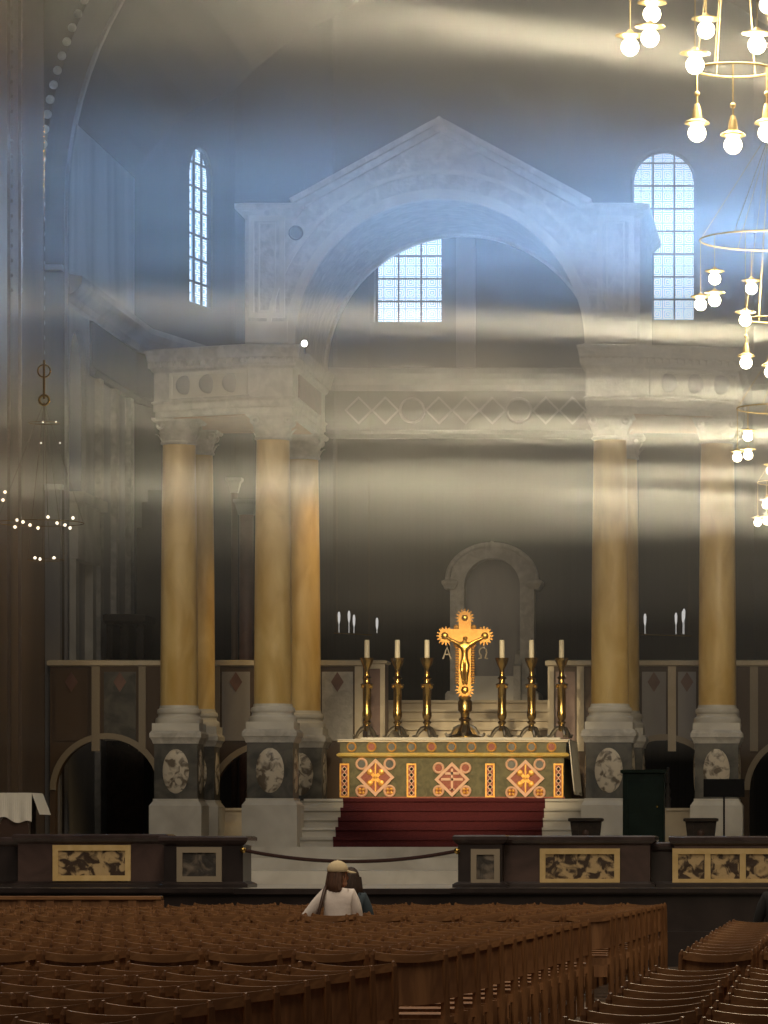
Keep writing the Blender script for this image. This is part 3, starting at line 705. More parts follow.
def skin(verts, edges, radii, root, levels=2):
    me = bpy.data.meshes.new('s'); me.from_pydata([Vector(v) for v in verts], edges, [])
    o = bpy.data.objects.new('s', me); COL.objects.link(o)
    o.modifiers.new('sk', 'SKIN'); ss = o.modifiers.new('ss', 'SUBSURF'); ss.levels = levels; ss.render_levels = levels
    for i, r in enumerate(radii):
        d = me.skin_vertices[0].data[i]; d.radius = (r, r) if not isinstance(r, tuple) else r; d.use_root = (i == root)
    dg = bpy.context.evaluated_depsgraph_get(); dg.update()
    b = B(); b.from_mesh(o.evaluated_get(dg).to_mesh()); o.evaluated_get(dg).to_mesh_clear()
    bpy.data.objects.remove(o); bpy.data.meshes.remove(me)
    return b
yc = YC-.085
V = [(0, 0, cz(662)), (0, 0, cz(654)), (0, 0, cz(645)), (0, 0, cz(641)), (0.02, -.02, cz(636.5)),
     (-.09, 0, cz(645)), (-.21, .01, cz(641)), (-.36, .03, cz(637)), (.09, 0, cz(645)), (.21, .01, cz(641)), (.36, .03, cz(637)),
     (-.045, 0, cz(664)), (-.04, -.035, cz(672)), (-.03, .01, cz(681)), (-.025, -.03, cz(684)), (.045, 0, cz(664)), (.04, -.035, cz(672)), (.03, .01, cz(681)), (.025, -.03, cz(684))]
E = [(0, 1), (1, 2), (2, 3), (3, 4), (2, 5), (5, 6), (6, 7), (2, 8), (8, 9), (9, 10), (0, 11), (11, 12), (12, 13), (13, 14), (0, 15), (15, 16), (16, 17), (17, 18)]
Rr = [.065, .060, .075, .03, .055, .045, .034, .026, .045, .034, .026, .055, .042, .028, .025, .055, .042, .028, .025]
bm = skin([(CXX+v[0], yc+v[1], v[2]) for v in V], E, Rr, 0); cpart('figure', bm, M['gold'], smooth=True)
bm = B()                                                     # hanging alpha
x, z = PX(447, YC), cz(653)
for s in (-1, 1): plate(bm, [(x+s*.09, z-.11), (x+s*.06, z-.11), (x, z+.08), (x, z+.12)], YC-.01, YC+.01)
box(bm, x-.05, x+.05, YC-.009, YC+.009, z-.035, z-.012); tube(bm, [(x, YC, z+.12), (x, YC, cz(644))], .006, 6)
cpart('alpha_letter', bm, M['stoneframe'])
bm = B(); x = PX(483, YC)
pts = [(x-.085, YC, z-.10), (x-.035, YC, z-.095)]
for k in range(13):
    a = -PI*.32-2*PI*.68*0-(PI*1.36)*k/12-PI/2+PI*.14; pts.append((x+.068*math.cos(a), YC, z+.02+.075*math.sin(a)))
pts += [(x+.035, YC, z-.095), (x+.085, YC, z-.10)]
tube(bm, pts, .014, 6); tube(bm, [(x, YC, z+.10), (x, YC, cz(644))], .006, 6)
cpart('omega_letter', bm, M['stoneframe'])

# six candlesticks and their candles
def candlestick(loc, lab):
    t = thing('candlestick', lab, 'candlestick', loc, 0, 'candlesticks on the altar')
    b = B(); H = 1.46
    lathe(b, [(.05, .12), (.06, .18), (.045, .24), (.08, .28), (.05, .32), (.075, .36), (.085, .40), (.085, .46), (.075, .50), (.078, .92), (.10, .95), (.12, .98), (.06, 1.01), (.055, 1.06), (.09, 1.09), (.05, 1.13), (.045, 1.20), (.05, 1.26), (.09, 1.34), (.12, 1.42), (.125, 1.46), (.055, 1.455)], (0, 0, 0), 20)
    obj('shaft', b, M['brass'], t, True)
    b = B()
    for k in range(4):
        a = k*PI/2+PI/4; sphere(b, (.105*math.cos(a), .105*math.sin(a), .93), .028, 8)
    obj('knop', b, M['gold'], t, True)
    for k in range(3):
        b = B(); a = -PI/2+.35+k*2*PI/3; c, s = math.cos(a), math.sin(a)
        tube(b, [(c*.03, s*.03, .20), (c*.10, s*.10, .17), (c*.17, s*.17, .09), (c*.20, s*.20, .03), (c*.25, s*.25, .025), (c*.27, s*.27, .06)], [.035, .04, .035, .03, .025, .02]); obj('foot', b, M['silver'], t, True)
    return t
def candle(loc, lab):
    t = thing('candle', lab, 'candle', loc, 0, 'candles on the altar')
    b = B(); lathe(b, [(.048, 0), (.046, .30), (.042, .335), (.03, .332), (.012, .322)], n=16); obj('wax', b, M['wax'], t, True)
    b = B(); tube(b, [(0, 0, .31), (.004, 0, .345), (.010, 0, .362)], .006, 6); obj('wick', b, M['black'], t)
    return t
places = ['at the left end of the altar', 'second from the left on the altar', 'next left of the crucifix', 'next right of the crucifix', 'second from the right on the altar', 'at the right end of the altar']
cpx = (367, 397.5, 427, 502, 531.5, 561.5)
pc = candlestick((PX(cpx[0], YC), YC, zg), 'tall gilt candlestick on three feet '+places[0])
pcd = candle((PX(cpx[0], YC), YC, zg+1.452), 'white altar candle in the gilt candlestick '+places[0])
for i in range(1, 6):
    c = copy_tree(pc); c.location = (PX(cpx[i], YC), YC, zg); c['label'] = 'tall gilt candlestick on three feet '+places[i]
    c = copy_tree(pcd); c.location = (PX(cpx[i], YC), YC, zg+1.452); c['label'] = 'white altar candle in the gilt candlestick '+places[i]

# ------------------------------------------------------------------ throne, its steps, marble screens behind
YT = 86.5; sT = F/YT
bm = B()
for k in range(6):
    z0_, z1_ = (1.55 if k == 0 else 3.30+.192*k), 3.30+.192*(k+1)
    box(bm, PX(372, 84), PX(560, 84), 83.64+.42*k, 90, z0_, z1_-.05); box(bm, PX(372, 84), PX(560, 84), 83.58+.42*k, 90, z1_-.05, z1_)
struct('floor_throne_steps', bm, M['cream'])
thr = thing('bishop_throne', 'pale marble throne under a round-topped canopy behind the crucifix', 'throne', (PX(492, YT), YT, 4.45))
def tp(name, b, m, parent=None, smooth=False):
    o = obj(name, b, m, parent or thr, smooth)
    if parent is None: o.location = (-PX(492, YT), -YT, -4.45)
    return o
tx = PX(492, YT); hw = 42/sT; zs = PZ(581, YT)
bm = B(); arch_wall(bm, tx-hw, tx+hw, 4.45, lambda u: zs+.03+math.sqrt(max(0, hw**2-(u-tx)**2))*.80, [(tx, hw-.28, 4.46, zs-.1)], .5, lambda u, d, z: (u, YT+d, z)); tp('canopy_front', bm, M['pale'])
bm = B(); box(bm, tx-hw+.05, tx+hw-.05, YT+.5, YT+1.2, 4.45, zs); plate(bm, [(tx+(hw-.05)*math.cos(PI*k/20), zs+(hw-.05)*math.sin(PI*k/20)*.8) for k in range(21)], YT+.5, YT+1.2); tp('back_panel', bm, M['grey'])
bm = B()
pts = [(tx-(hw+.05)*math.cos(PI*k/24), YT-.03, zs+.03+(hw+.03)*.80*math.sin(PI*k/24)) for k in range(25)]
tube(bm, pts, .05, 8)
for s in (-1, 1): mold(bm, rect(tx+s*hw-.10, tx+s*hw+.10, YT-.06, YT+.5), [(0, zs-.16), (.03, zs-.10), (.06, zs-.05), (.06, zs), (0, zs+.03)])
tp('moulding', bm, M['pale'])
bm = B(); sphere(bm, (tx, YT, PZ(544, YT)), .06, 10); tp('finial', bm, M['pale'])
bm = B(); box(bm, tx-.45, tx+.45, YT-.25, YT+.5, 4.45, 4.95); tp('seat', bm, M['white'])
for s in (-1, 1):
    bm = B(); plate(bm, [(YT-.3, 4.45), (YT+.4, 4.45), (YT+.4, 5.5), (YT+.1, 5.4), (YT-.1, 5.2), (YT-.3, 5.15)], 0, .14)
    for v in bm.verts: v.co = Vector((tx+s*.52-.07+v.co.y, v.co.x, v.co.z))
    tp('armrest', bm, M['pale'])
bm = B(); mold(bm, rect(tx-hw-.05, tx+hw+.05, YT-.02, YT+1.2), [(.04, 4.45), (.04, 4.60), (0, 4.66)]); tp('plinth', bm, M['pale'])

YS = 81.55
zs1 = PZ(660, YS)
def screen(pxa, pxb, arches, posts, panels, label, name='marble_screen'):
    xa_, xb_ = PX(pxa, YS), PX(pxb, YS)
    t = thing(name, label, 'screen', ((xa_+xb_)/2, YS, 1.55))
    off = (-(xa_+xb_)/2, -YS, -1.55)
    b = B(); arch_wall(b, xa_, xb_, 1.55, zs1-.12, [(PX(c, YS), r/52.7, 1.551, PZ(y, YS)) for c, y, r in arches], .35, lambda u, d, z: (u, YS+d, z)); obj('wall_panel', b, M['brown'], t, loc=off)
    b = B(); mold(b, rect(xa_, xb_, YS, YS+.35), [(0, zs1-.12), (.05, zs1-.10), (.05, zs1-.02), (0, zs1)]); obj('coping', b, M['cream'], t, loc=off)
    for c, y, r in arches:
        b = B(); rr = r/52.7; cx_, zz = PX(c, YS), PZ(y, YS); prev = None
        for k in range(25):
            a = PI*k/24
            cur = [b.verts.new((cx_-q*math.cos(a), yy, zz+q*math.sin(a))) for q, yy in ((rr-.01, YS-.04), (rr+.10, YS-.04), (rr+.10, YS+.02), (rr-.01, YS+.02))]
            if prev:
                for i in range(4): b.faces.new((prev[i], prev[(i+1) % 4], cur[(i+1) % 4], cur[i]))
            prev = cur
        obj('arch_moulding', b, M['stoneframe'], t, loc=off)
    for p0, p1 in posts:
        b = B(); box(b, PX(p0, YS), PX(p1, YS), YS-.05, YS, 3.35, zs1-.12); obj('pilaster', b, M['cream'] if p0 > 340 and p0 < 700 else M['stoneframe'], t, loc=off)
    for p0, p1, mm in panels:
        b = B(); box(b, PX(p0, YS), PX(p1, YS), YS-.02, YS, 3.55, zs1-.22); pn = obj('marble_slab', b, M[mm], t, loc=off)
        b = B(); xc = PX((p0+p1)/2, YS); plate(b, [(xc+.12*math.cos(q*PI/2), PZ(682, YS)+.19*math.sin(q*PI/2)) for q in range(4)], YS-.035, YS-.02); obj('lozenge', b, M['pinkm'], pn)
    return t
screen(50, 365, [(107, 790, 51), (266, 800, 52)], [(92, 100), (139, 146), (213, 220), (355, 363)], [(55, 88, 'brown'), (104, 136, 'dark'), (222, 250, 'grey'), (322, 353, 'pale')], 'long marble screen behind the left columns, with dark arched openings')
screen(548, 900, [(664, 792, 52), (800, 790, 50)], [(548, 554), (577, 584), (668, 676), (750, 758)], [(556, 575, 'pinkm'), (642, 666, 'grey'), (678, 696, 'grey'), (760, 790, 'brown')], 'marble screen behind the right columns, with an arched opening')
pier = thing('screen_pier', 'red marble pier framed in cream at the right end of the left screen', 'pier', (PX(374, 82), 82.2, 1.55))
off = (-PX(374, 82), -82.2, -1.55)
bm = B(); box(bm, PX(363, 82), PX(385, 82), 82.02, 82.6, 1.55, PZ(664, 82)); obj('core', bm, M['pinkm'], pier, loc=off)
bm = B(); mold(bm, rect(PX(363, 82), PX(385, 82), 82.02, 82.6), [(0, PZ(664, 82)), (.04, PZ(663, 82)), (.04, PZ(661, 82)), (0, PZ(660, 82))]); obj('coping', bm, M['cream'], pier, loc=off)
bm = B(); frame_rect(bm, PX(363, 82), PX(385, 82), 3.0, PZ(664, 82), .09, 81.98, 82.02); obj('frame', bm, M['cream'], pier, loc=off)

# dark choir stall and pillars seen past the left columns
st = thing('choir_stall', 'dark carved choir stall with a flat canopy beyond the left screen', 'choir stall', (PX(124, 88), 88, 1.55))
off = (-PX(124, 88), -88, -1.55)
a0, a1 = PX(104, 88), PX(146, 88)
bm = B(); box(bm, a0, a1, 88.6, 88.8, 1.55, PZ(618, 88)); obj('back_panel', bm, M['blackwood'], st, loc=off)
bm = B(); mold(bm, rect(a0+.1, a1, 87.6, 88.8), [(0, PZ(625, 88)), (.05, PZ(622, 88)), (.05, PZ(616, 88)), (0, PZ(615, 88))]); obj('canopy', bm, M['blackwood'], st, loc=off)
bm = B(); box(bm, a0+.1, a1, 87.7, 88.6, 1.55, 3.6); obj('seat', bm, M['blackwood'], st, loc=off)
for x in (a0+.1, (a0+a1)/2, a1-.12):
    bm = B(); box(bm, x, x+.12, 87.7, 88.6, 3.6, PZ(625, 88)); obj('arm_panel', bm, M['blackwood'], st, loc=off)
org = thing('organ_case', 'tall dark stepped wooden case beside the left outer column', 'organ case', (PX(150, 90), 90, 1.55))
off = (-PX(150, 90), -90, -1.55)
bm = B(); box(bm, PX(137, 90), PX(168, 90), 90, 91, 1.55, PZ(528, 90)); box(bm, PX(142, 90), PX(168, 90), 90, 91, PZ(528, 90), PZ(502, 90)); obj('body', bm, M['olive'], org, loc=off)
bm = B(); box(bm, PX(148, 90), PX(170, 90), 90, 91, PZ(502, 90), PZ(490, 90)); obj('cornice', bm, M['olive'], org, loc=off)
for i, (p0, p1, pt, lab) in enumerate(((231, 238, 478, 'slim dark marble pillar seen between the two left column pairs'), (239, 254, 500, 'broad red marble pillar just left of the left inner columns'))):
    pl = thing('marble_pillar', lab, 'pillar', (PX((p0+p1)/2, 87), 87, 1.55)); r = (PX(p1, 87)-PX(p0, 87))/2
    b = B(); lathe(b, [(r, .4), (r*.94, PZ(pt, 87)-1.85)], n=20); obj('shaft', b, M['pinkm' if i else 'brown'], pl, True)
    b = B(); mold(b, rect(-r*1.3, r*1.3, -r*1.3, r*1.3), [(0, 0), (0, .3), (-.04, .4)]); obj('base', b, M['grey'], pl)
    h = PZ(pt, 87)-1.55
    b = B(); mold(b, rect(-r, r, -r, r), [(0, h-.3), (.05, h-.1), (.09, h-.05), (.09, h)]); obj('capital', b, M['grey'], pl)

# hanging sanctuary lamps: white glass on a thin bar
def hanging_lamps(px0, px1, pyb, pts, lab, Y=84.0):
    t = thing('sanctuary_lamps', lab, 'hanging lamps', P((px0+px1)/2, pyb, Y))
    o0 = P((px0+px1)/2, pyb, Y); off = (-o0[0], -o0[1], -o0[2])
    b = B(); tube(b, [P(px0, pyb, Y), P(px1, pyb+2, Y)], .014, 6)
    for px in (px0+3, px1-3): tube(b, [P(px, pyb, Y), P(px, pyb-560, Y)], .002, 5)
    obj('lamp_bar', b, M['brass'], t, loc=off)
    for px, py in pts:
        b = B(); x, y, z = P(px, py, Y); lathe(b, [(.008, -.11), (.022, -.05), (.026, .06), (.014, .12)], (x, y, z), 10); tube(b, [(x, y, z+.1), (x, y, PZ(pyb, Y))], .006, 5); obj('glass_cup', b, M['glint'], t, True, loc=off)
    return t
hanging_lamps(334, 372, 633, ((339, 618), (349, 617), (354, 621), (377, 624)), 'row of small white hanging lamps above the left end of the altar')
hanging_lamps(622, 692, 634, ((645, 620), (676, 619), (683, 617), (684, 615)), 'small white hanging lamps between the two right columns')

# security spotlight on the left entablature
sp = thing('spotlight', 'small bright spotlight on top of the left entablature beside the arch', 'spotlight', P(305, 347, 75.55))
b = B(); tube(b, [(0, 0, -.12), (0, 0, 0.0)], .02, 8); obj('bracket', b, M['black'], sp)
b = B(); lathe(b, [(.03, .05), (.07, .02), (.075, -.06)], n=12)
for v in b.verts: v.co = Vector((v.co.x, v.co.z-.02, v.co.y+.05))
obj('housing', b, M['black'], sp, True)
b = B(); sphere(b, (0, -.09, .05), .055, 10, (1, .4, 1)); obj('lens', b, M['spotface'], sp, True)

# ------------------------------------------------------------------ chancel barrier
YW = 58.0; sW = F/YW
def barrier(name, label, segs, panels, pos):
    x, y = PX(pos, YW), YW
    t = thing(name, label, 'barrier', (x, y, 1.0)); off = (-x, -y, -1.0)
    for p0, p1, pt, y0, y1, mm in segs:
        X0, X1, zt_ = PX(p0, y0), PX(p1, y0), PZ(pt, y0)
        b = B(); box(b, X0, X1, y0, y1, 1.0, zt_-.12); w_ = obj('wall_panel', b, M[mm], t, loc=off)
        b = B(); mold(b, rect(X0, X1, y0, y1), [(0, zt_-.13), (.04, zt_-.10), (.07, zt_-.06), (.07, zt_-.02), (.04, zt_)]); obj('coping', b, M['copingm'], w_)
        b = B(); mold(b, rect(X0, X1, y0, y1), [(.07, 1.0), (.07, 1.045), (.03, 1.07), (0, 1.08)]); obj('plinth', b, M['purpledark'], w_)
    for p0, p1, q0, q1, y0, fr, rl, n in panels:
        X0, X1, Z0, Z1 = PX(p0, y0), PX(p1, y0), PZ(q1, y0), PZ(q0, y0)
        b = B(); frame_rect(b, X0, X1, Z0, Z1, .075, y0-.035, y0)
        for k in range(1, n): xx = X0+(X1-X0)*k/n; box(b, xx-.04, xx+.04, y0-.034, y0, Z0+.07, Z1-.07)
        f_ = obj('panel_frame', b, M[fr], t, loc=off)
        for k in range(n):
            xa_, xb_ = X0+(X1-X0)*k/n+.05, X0+(X1-X0)*(k+1)/n-.05
            b = B(); box(b, xa_, xb_, y0-.012, y0, Z0+.06, Z1-.06); obj('carved_relief', b, M[rl], f_)
    return t
M['copingm'] = mat('polished_dark_coping', (0.045, 0.030, 0.028), 0.16, c2=(0.08, 0.055, 0.05), scale=3)
barrier('chancel_barrier', 'dark purple marble barrier left of the chancel gap, with two carved panels', [(-160, 18, 837, 58.6, 59.2, 'purpledark'), (18, 164, 834, 58.3, 58.8, 'purple'), (164, 243, 836, 57.6, 58.4, 'purpledark')],
        [(53, 131, 845, 881, 58.3, 'goldframe', 'relief', 1), (177, 222, 847, 882, 57.6, 'stoneframe', 'reliefgrey', 1)], 120)
barrier('chancel_barrier', 'dark purple marble barrier right of the chancel gap, with gilt carved panels', [(458, 502, 835, 57.6, 59.2, 'purpledark'), (502, 650, 835.5, 57.9, 59.0, 'purple'), (650, 674, 842, 58.2, 58.9, 'purpledark'), (674, 930, 836, 57.9, 59.0, 'purple')],
        [(471, 500, 849, 885, 57.6, 'stoneframe', 'reliefgrey', 1), (540, 620, 848.5, 884.5, 57.9, 'goldframe', 'relief', 1), (672.5, 778, 848.5, 884.5, 57.9, 'goldframe', 'relief', 3)], 610)
bm = B(); pts = []                                           # rope across the gap
for k in range(25):
    t_ = k/24; pts.append(P(243+214*t_, 850+11*(1-(2*t_-1)**2)+1*t_, 57.5))
rp = tag(obj('barrier_rope', bm, M['rope']) if False else thing('barrier_rope', 'dark rope sagging across the gap between the two marble barriers', 'rope', pts[12]), 'dark rope sagging across the gap between the two marble barriers', 'rope')
tube(bm, pts, .024, 8); obj('rope', bm, M['rope'], rp, True, loc=tuple(-c for c in pts[12]))
for i in (0, 24):
    b = B(); sphere(b, pts[i], .045, 10); obj('hook', b, M['brass'], rp, True, loc=tuple(-c for c in pts[12]))

# dark furniture on the right, behind the barrier
zf = 1.55
Yc = 73.0
cb = thing('lectern_cabinet', 'tall dark green cabinet standing before the right inner column', 'cabinet', (PX(644, Yc), Yc, zf))
hw_ = (PX(664, Yc)-PX(623, Yc))/2; h_ = PZ(774, Yc)-zf
b = B(); box(b, -hw_, hw_, -.25, .25, 0, h_); obj('body', b, M['greencab'], cb, bevel=.01)
b = B(); mold(b, rect(-hw_, hw_, -.25, .25), [(.0, h_), (.04, h_+.02), (.04, h_+.06), (0, h_+.07)]); obj('top', b, M['greencab'], cb)
b = B(); frame_rect(b, -hw_+.03, hw_-.03, .05, h_-.05, .05, -.27, -.25); obj('door', b, M['greencab'], cb)
b = B(); sphere(b, (hw_-.11, -.28, h_*.55), .02, 8); obj('knob', b, M['brass'], cb)
Ym = 73.6
mo = thing('monitor', 'black flat monitor on a stand before the right outer column', 'monitor', (PX(724, Ym), Ym, zf))
w0 = (PX(744, Ym)-PX(703, Ym))/2; zb_, zt_ = PZ(797, Ym)-zf, PZ(779, Ym)-zf
b = B(); box(b, -w0, w0, -.04, .04, zb_, zt_); obj('casing', b, M['black'], mo, bevel=.01)
b = B(); box(b, -w0+.02, w0-.02, -.045, -.04, zb_+.02, zt_-.02); obj('screen', b, M['black'], mo)
b = B(); box(b, -.016, .016, -.01, .03, 0, zb_+.02); obj('pole', b, M['black'], mo)
b = B(); box(b, -.25, .25, -.2, .2, 0, .03); obj('base', b, M['black'], mo, bevel=.008)
def stool(px, Y, lab, hw_=.245, pt=818, pb=838):
    t = thing('carved_stool', lab, 'stool', (PX(px, Y), Y, 1.37)); zt_ = PZ(pt, Y)-1.37
    b = B(); mold(b, rect(-hw_, hw_, -.18, .18), [(0, zt_-.06), (.03, zt_-.05), (.03, zt_-.01), (0, zt_)]); obj('seat', b, M['blackwood'], t)
    for s in (-1, 1):
        b = B(); plate(b, [(s*(hw_-.06), 0), (s*hw_, 0), (s*(hw_-.04), zt_*.4), (s*hw_, zt_-.06), (s*(hw_-.12), zt_-.06), (s*(hw_-.14), zt_*.5)], -.15, .15); obj('leg', b, M['blackwood'], t)
    b = B(); box(b, -hw_+.08, hw_-.08, -.13, -.10, zt_*.45, zt_-.06); obj('apron', b, M['blackwood'], t)
    b = B(); sphere(b, (0, -.13, zt_*.62), .06, 10, (1, .5, 1)); obj('carving', b, M['leather'], t, True)
stool(586, 69.5, 'dark carved stool behind the barrier, just left of the green cabinet')
stool(701, 69.5, 'dark carved stool behind the barrier, below the black monitor')
# flower stand glimpsed in the right arch
fs = thing('candle_stand', 'slender pale candle stand inside the dark arch between the right columns', 'candle stand', (PX(668, 84.5), 84.5, zf))
b = B(); lathe(b, [(.16, 0), (.16, .05), (.05, .12), (.03, .5), (.05, .8), (.06, .95), (.04, 1.0), (.05, 1.1), (.02, 1.25)], n=14); obj('stem', b, M['grey'], fs, True)
b = B(); lathe(b, [(.035, 1.25), (.03, 1.55), (.01, 1.56)], n=12); obj('candle', b, M['grey'], fs, True)
# credence table with white cloth on the left
Yk = 66.0
kt = thing('side_table', 'dark side table under a white cloth at the left edge', 'table', (PX(8, Yk), Yk, 1.19))
x0, x1 = PX(-30, Yk), PX(35, Yk); ox = PX(8, Yk); zt_ = PZ(795, Yk)-1.19
b = B(); box(b, x0-ox, x1-ox, -.4, .4, zt_-.05, zt_); obj('table_top', b, M['blackwood'], kt)
for sx in (x0-ox+.06, x1-ox-.12):
    for sy in (-.36, .28):
        b = B(); box(b, sx, sx+.08, sy, sy+.08, 0, zt_-.05); obj('leg', b, M['blackwood'], kt)
b = B(); plate(b, [(x1-ox-.44, 0), (x1-ox-.04, 0), (x1-ox-.02, zt_*.6), (x1-ox-.1, zt_*.75), (x1-ox-.24, zt_*.82), (x1-ox-.38, zt_*.75), (x1-ox-.46, zt_*.6)], -.40, -.30); obj('end_panel', b, M['leather'], kt)
b = B(); n = 40; rows = []
xc0, xc1 = x0-ox-.02, x1-ox+.03
for k in range(n+1):
    x = xc0+(xc1-xc0)*k/n; dz = .27+.03*math.sin(k*.45)+.004*k
    rows.append([b.verts.new((x, .42, zt_+.02)), b.verts.new((x, -.42, zt_+.02)), b.verts.new((x, -.45-.02*math.sin(k*.9), zt_-dz))])
for r0, r1 in zip(rows, rows[1:]):
    for i in range(2): b.faces.new((r0[i], r0[i+1], r1[i+1], r1[i]))
v = [b.verts.new(p) for p in ((xc1, -.42, zt_+.02), (xc1, .42, zt_+.02), (xc1+.12, .44, zt_-.30), (xc1+.12, -.44, zt_-.30))]; b.faces.new(v)
ck = tag(obj('table_cloth', b, M['cloth'], loc=(ox, Yk, 1.19)), 'white cloth spread over the dark side table at the left edge', 'tablecloth')
sd = ck.modifiers.new('thick', 'SOLIDIFY'); sd.thickness = .012; sd.offset = 1

# ------------------------------------------------------------------ chandeliers
CH = [(652, 14), (650, 38), (630, 47), (706, 30), (695, 65), (757, 45), (768, 5), (800, 22), (828, 40), (820, 12)]
CL = [(697, 133), (733, 145), (767, 133)]
def chandelier(k, py_shift, label):
    s0 = 145.0; Y0 = 30.0; cx_ = PX(735, Y0)
    def at(px, py):                                          # a globe: its place on the hoops from the near chandelier
        x = PX(px, Y0)-cx_
        r = .73 if py < 100 else .27
        x_ = max(-r*.995, min(r*.995, x)); dy = math.sqrt(r*r-x_*x_)
        mid = 33 if py < 100 else 128
        dy = -dy if py > mid else dy
        return x_*(Y0+dy)/Y0+cx_*dy/Y0, dy, PZ(py, Y0+dy)
    t = thing('chandelier', label, 'chandelier', (cx_, Y0, PZ(70, Y0)), 0, 'lit globe chandeliers')
    off = (-cx_, -Y0, -PZ(70, Y0)); zr = 0.0
    b = B(); torus(b, (0, 0, zr), .275, .008, 'z', 40, 8); torus(b, (0, 0, zr-.0), .255, .004, 'z', 40, 6); obj('lower_hoop', b, M['lampbrass'], t, True)
    b = B(); torus(b, (0, 0, .80), .73, .009, 'z', 56, 8); obj('upper_hoop', b, M['lampbrass'], t, True)
    b = B()
    for a in range(6):
        c, s = math.cos(a*PI/3), math.sin(a*PI/3); tube(b, [(.73*c, .73*s, .80), (.03*c, .03*s, 1.9)], .003, 5); tube(b, [(.27*c, .27*s, 0), (.03*c, .03*s, 1.9)], .0025, 5)
    tube(b, [(0, 0, 1.88), (0, 0, 9.0)], .008, 6); obj('hanger', b, M['lampbrass'], t)
    for i, (px, py) in enumerate(CH+CL):
        x, y, z = at(px, py); z -= PZ(70, Y0); rg = .062
        top = .80 if py < 100 else 0.0
        b = B(); lathe(b, [(.016, .20), (.028, .16), (.035, .10), (.085, .075), (.088, .062), (.05, .055), (.03, .05)] if py > 100 else [(.012, .12), (.03, .10), (.10, .085), (.105, .075), (.04, .06)], (x, y, z), 14)
        hd = obj('lamp_cap', b, M['lampbrass'], t, True)
        b = B(); sphere(b, (x, y, z), rg, 16); obj('globe', b, M['globe'], hd, True)
        b = B()
        if py > 100:
            tube(b, [(x, y, z+.18), (x, y, top)], .007, 6); sphere(b, (x, y, z+.27), .02, 8)
        else: tube(b, [(x, y, z+.10), (x, y, max(z+.13, .80))], .004, 6)
        obj('rod', b, M['lampbrass'], hd)
    return t
c0 = chandelier(1, 0, 'nearest lit globe chandelier, largest, at the top right corner')
chs = [(c0, 30.0)]
for k, sh, lab in ((.68, 0.0, 'second lit globe chandelier, below the nearest one, beside the right window'), (.513, -.25, 'third lit globe chandelier, smaller, right of the right outer column capital'), (.42, -.15, 'farthest lit globe chandelier, smallest, at the right edge of the photo')):
    c = copy_tree(c0); Y = 30/k
    c.location = (c0.location.x, Y, c0.location.z+sh); c['label'] = lab; c.rotation_euler = (0, 0, 0)
    chs.append((c, Y))
for c, Y in chs:
    lamp('chandelier_light', 'POINT', (c.location.x, Y, c.location.z+.2), 260 if Y < 50 else 70, (1.0, 0.80, 0.50), shadow_soft_size=.5)
# dim chandelier on the left
DY = 62.0
d0 = P(40, 500, DY)
dm = thing('pendant_chandelier', 'dim brass chandelier with scattered small bulbs at the left edge', 'chandelier', d0)
off = tuple(-c for c in d0)
b = B(); tube(b, [P(44, 360, DY), P(44, 399, DY)], .018, 6); torus(b, P(44, 400, DY), .07, .018, 'y', 16, 6); torus(b, P(44, 371, DY), .09, .012, 'y', 16, 6); tube(b, [P(44, 360, DY), P(44, -250, DY)], .0018, 5); obj('rod', b, M['brass'], dm, loc=off)
b = B()
torus(b, P(40, 523, DY), .62, .005, 'z', 40, 6); torus(b, P(44, 423, DY), .22, .004, 'z', 24, 6); torus(b, P(46, 560, DY), .26, .004, 'z', 24, 6)
for a in range(4):
    c, s = math.cos(a*PI/2), math.sin(a*PI/2); p = P(44, 402, DY); q = P(40, 523, DY); tube(b, [p, (q[0]+.62*c, q[1]+.62*s, q[2])], .0018, 5)
    q = P(46, 560, DY); tube(b, [p, (q[0]+.26*c, q[1]+.26*s, q[2])], .0018, 5)
obj('hoops', b, M['brass'], dm, loc=off)
for px, py in ((5, 492), (3, 500), (17, 520), (23, 522), (30, 525), (38, 528), (48, 517), (57, 523), (65, 525), (73, 518), (70, 528), (15, 527), (35, 558), (40, 559), (54, 558), (43, 422), (56, 422), (41, 443), (60, 443)):
    b = B(); sphere(b, P(px, py, DY), .022 if py > 450 else .014, 8); obj('bulb', b, M['bulb'], dm, True, loc=off)

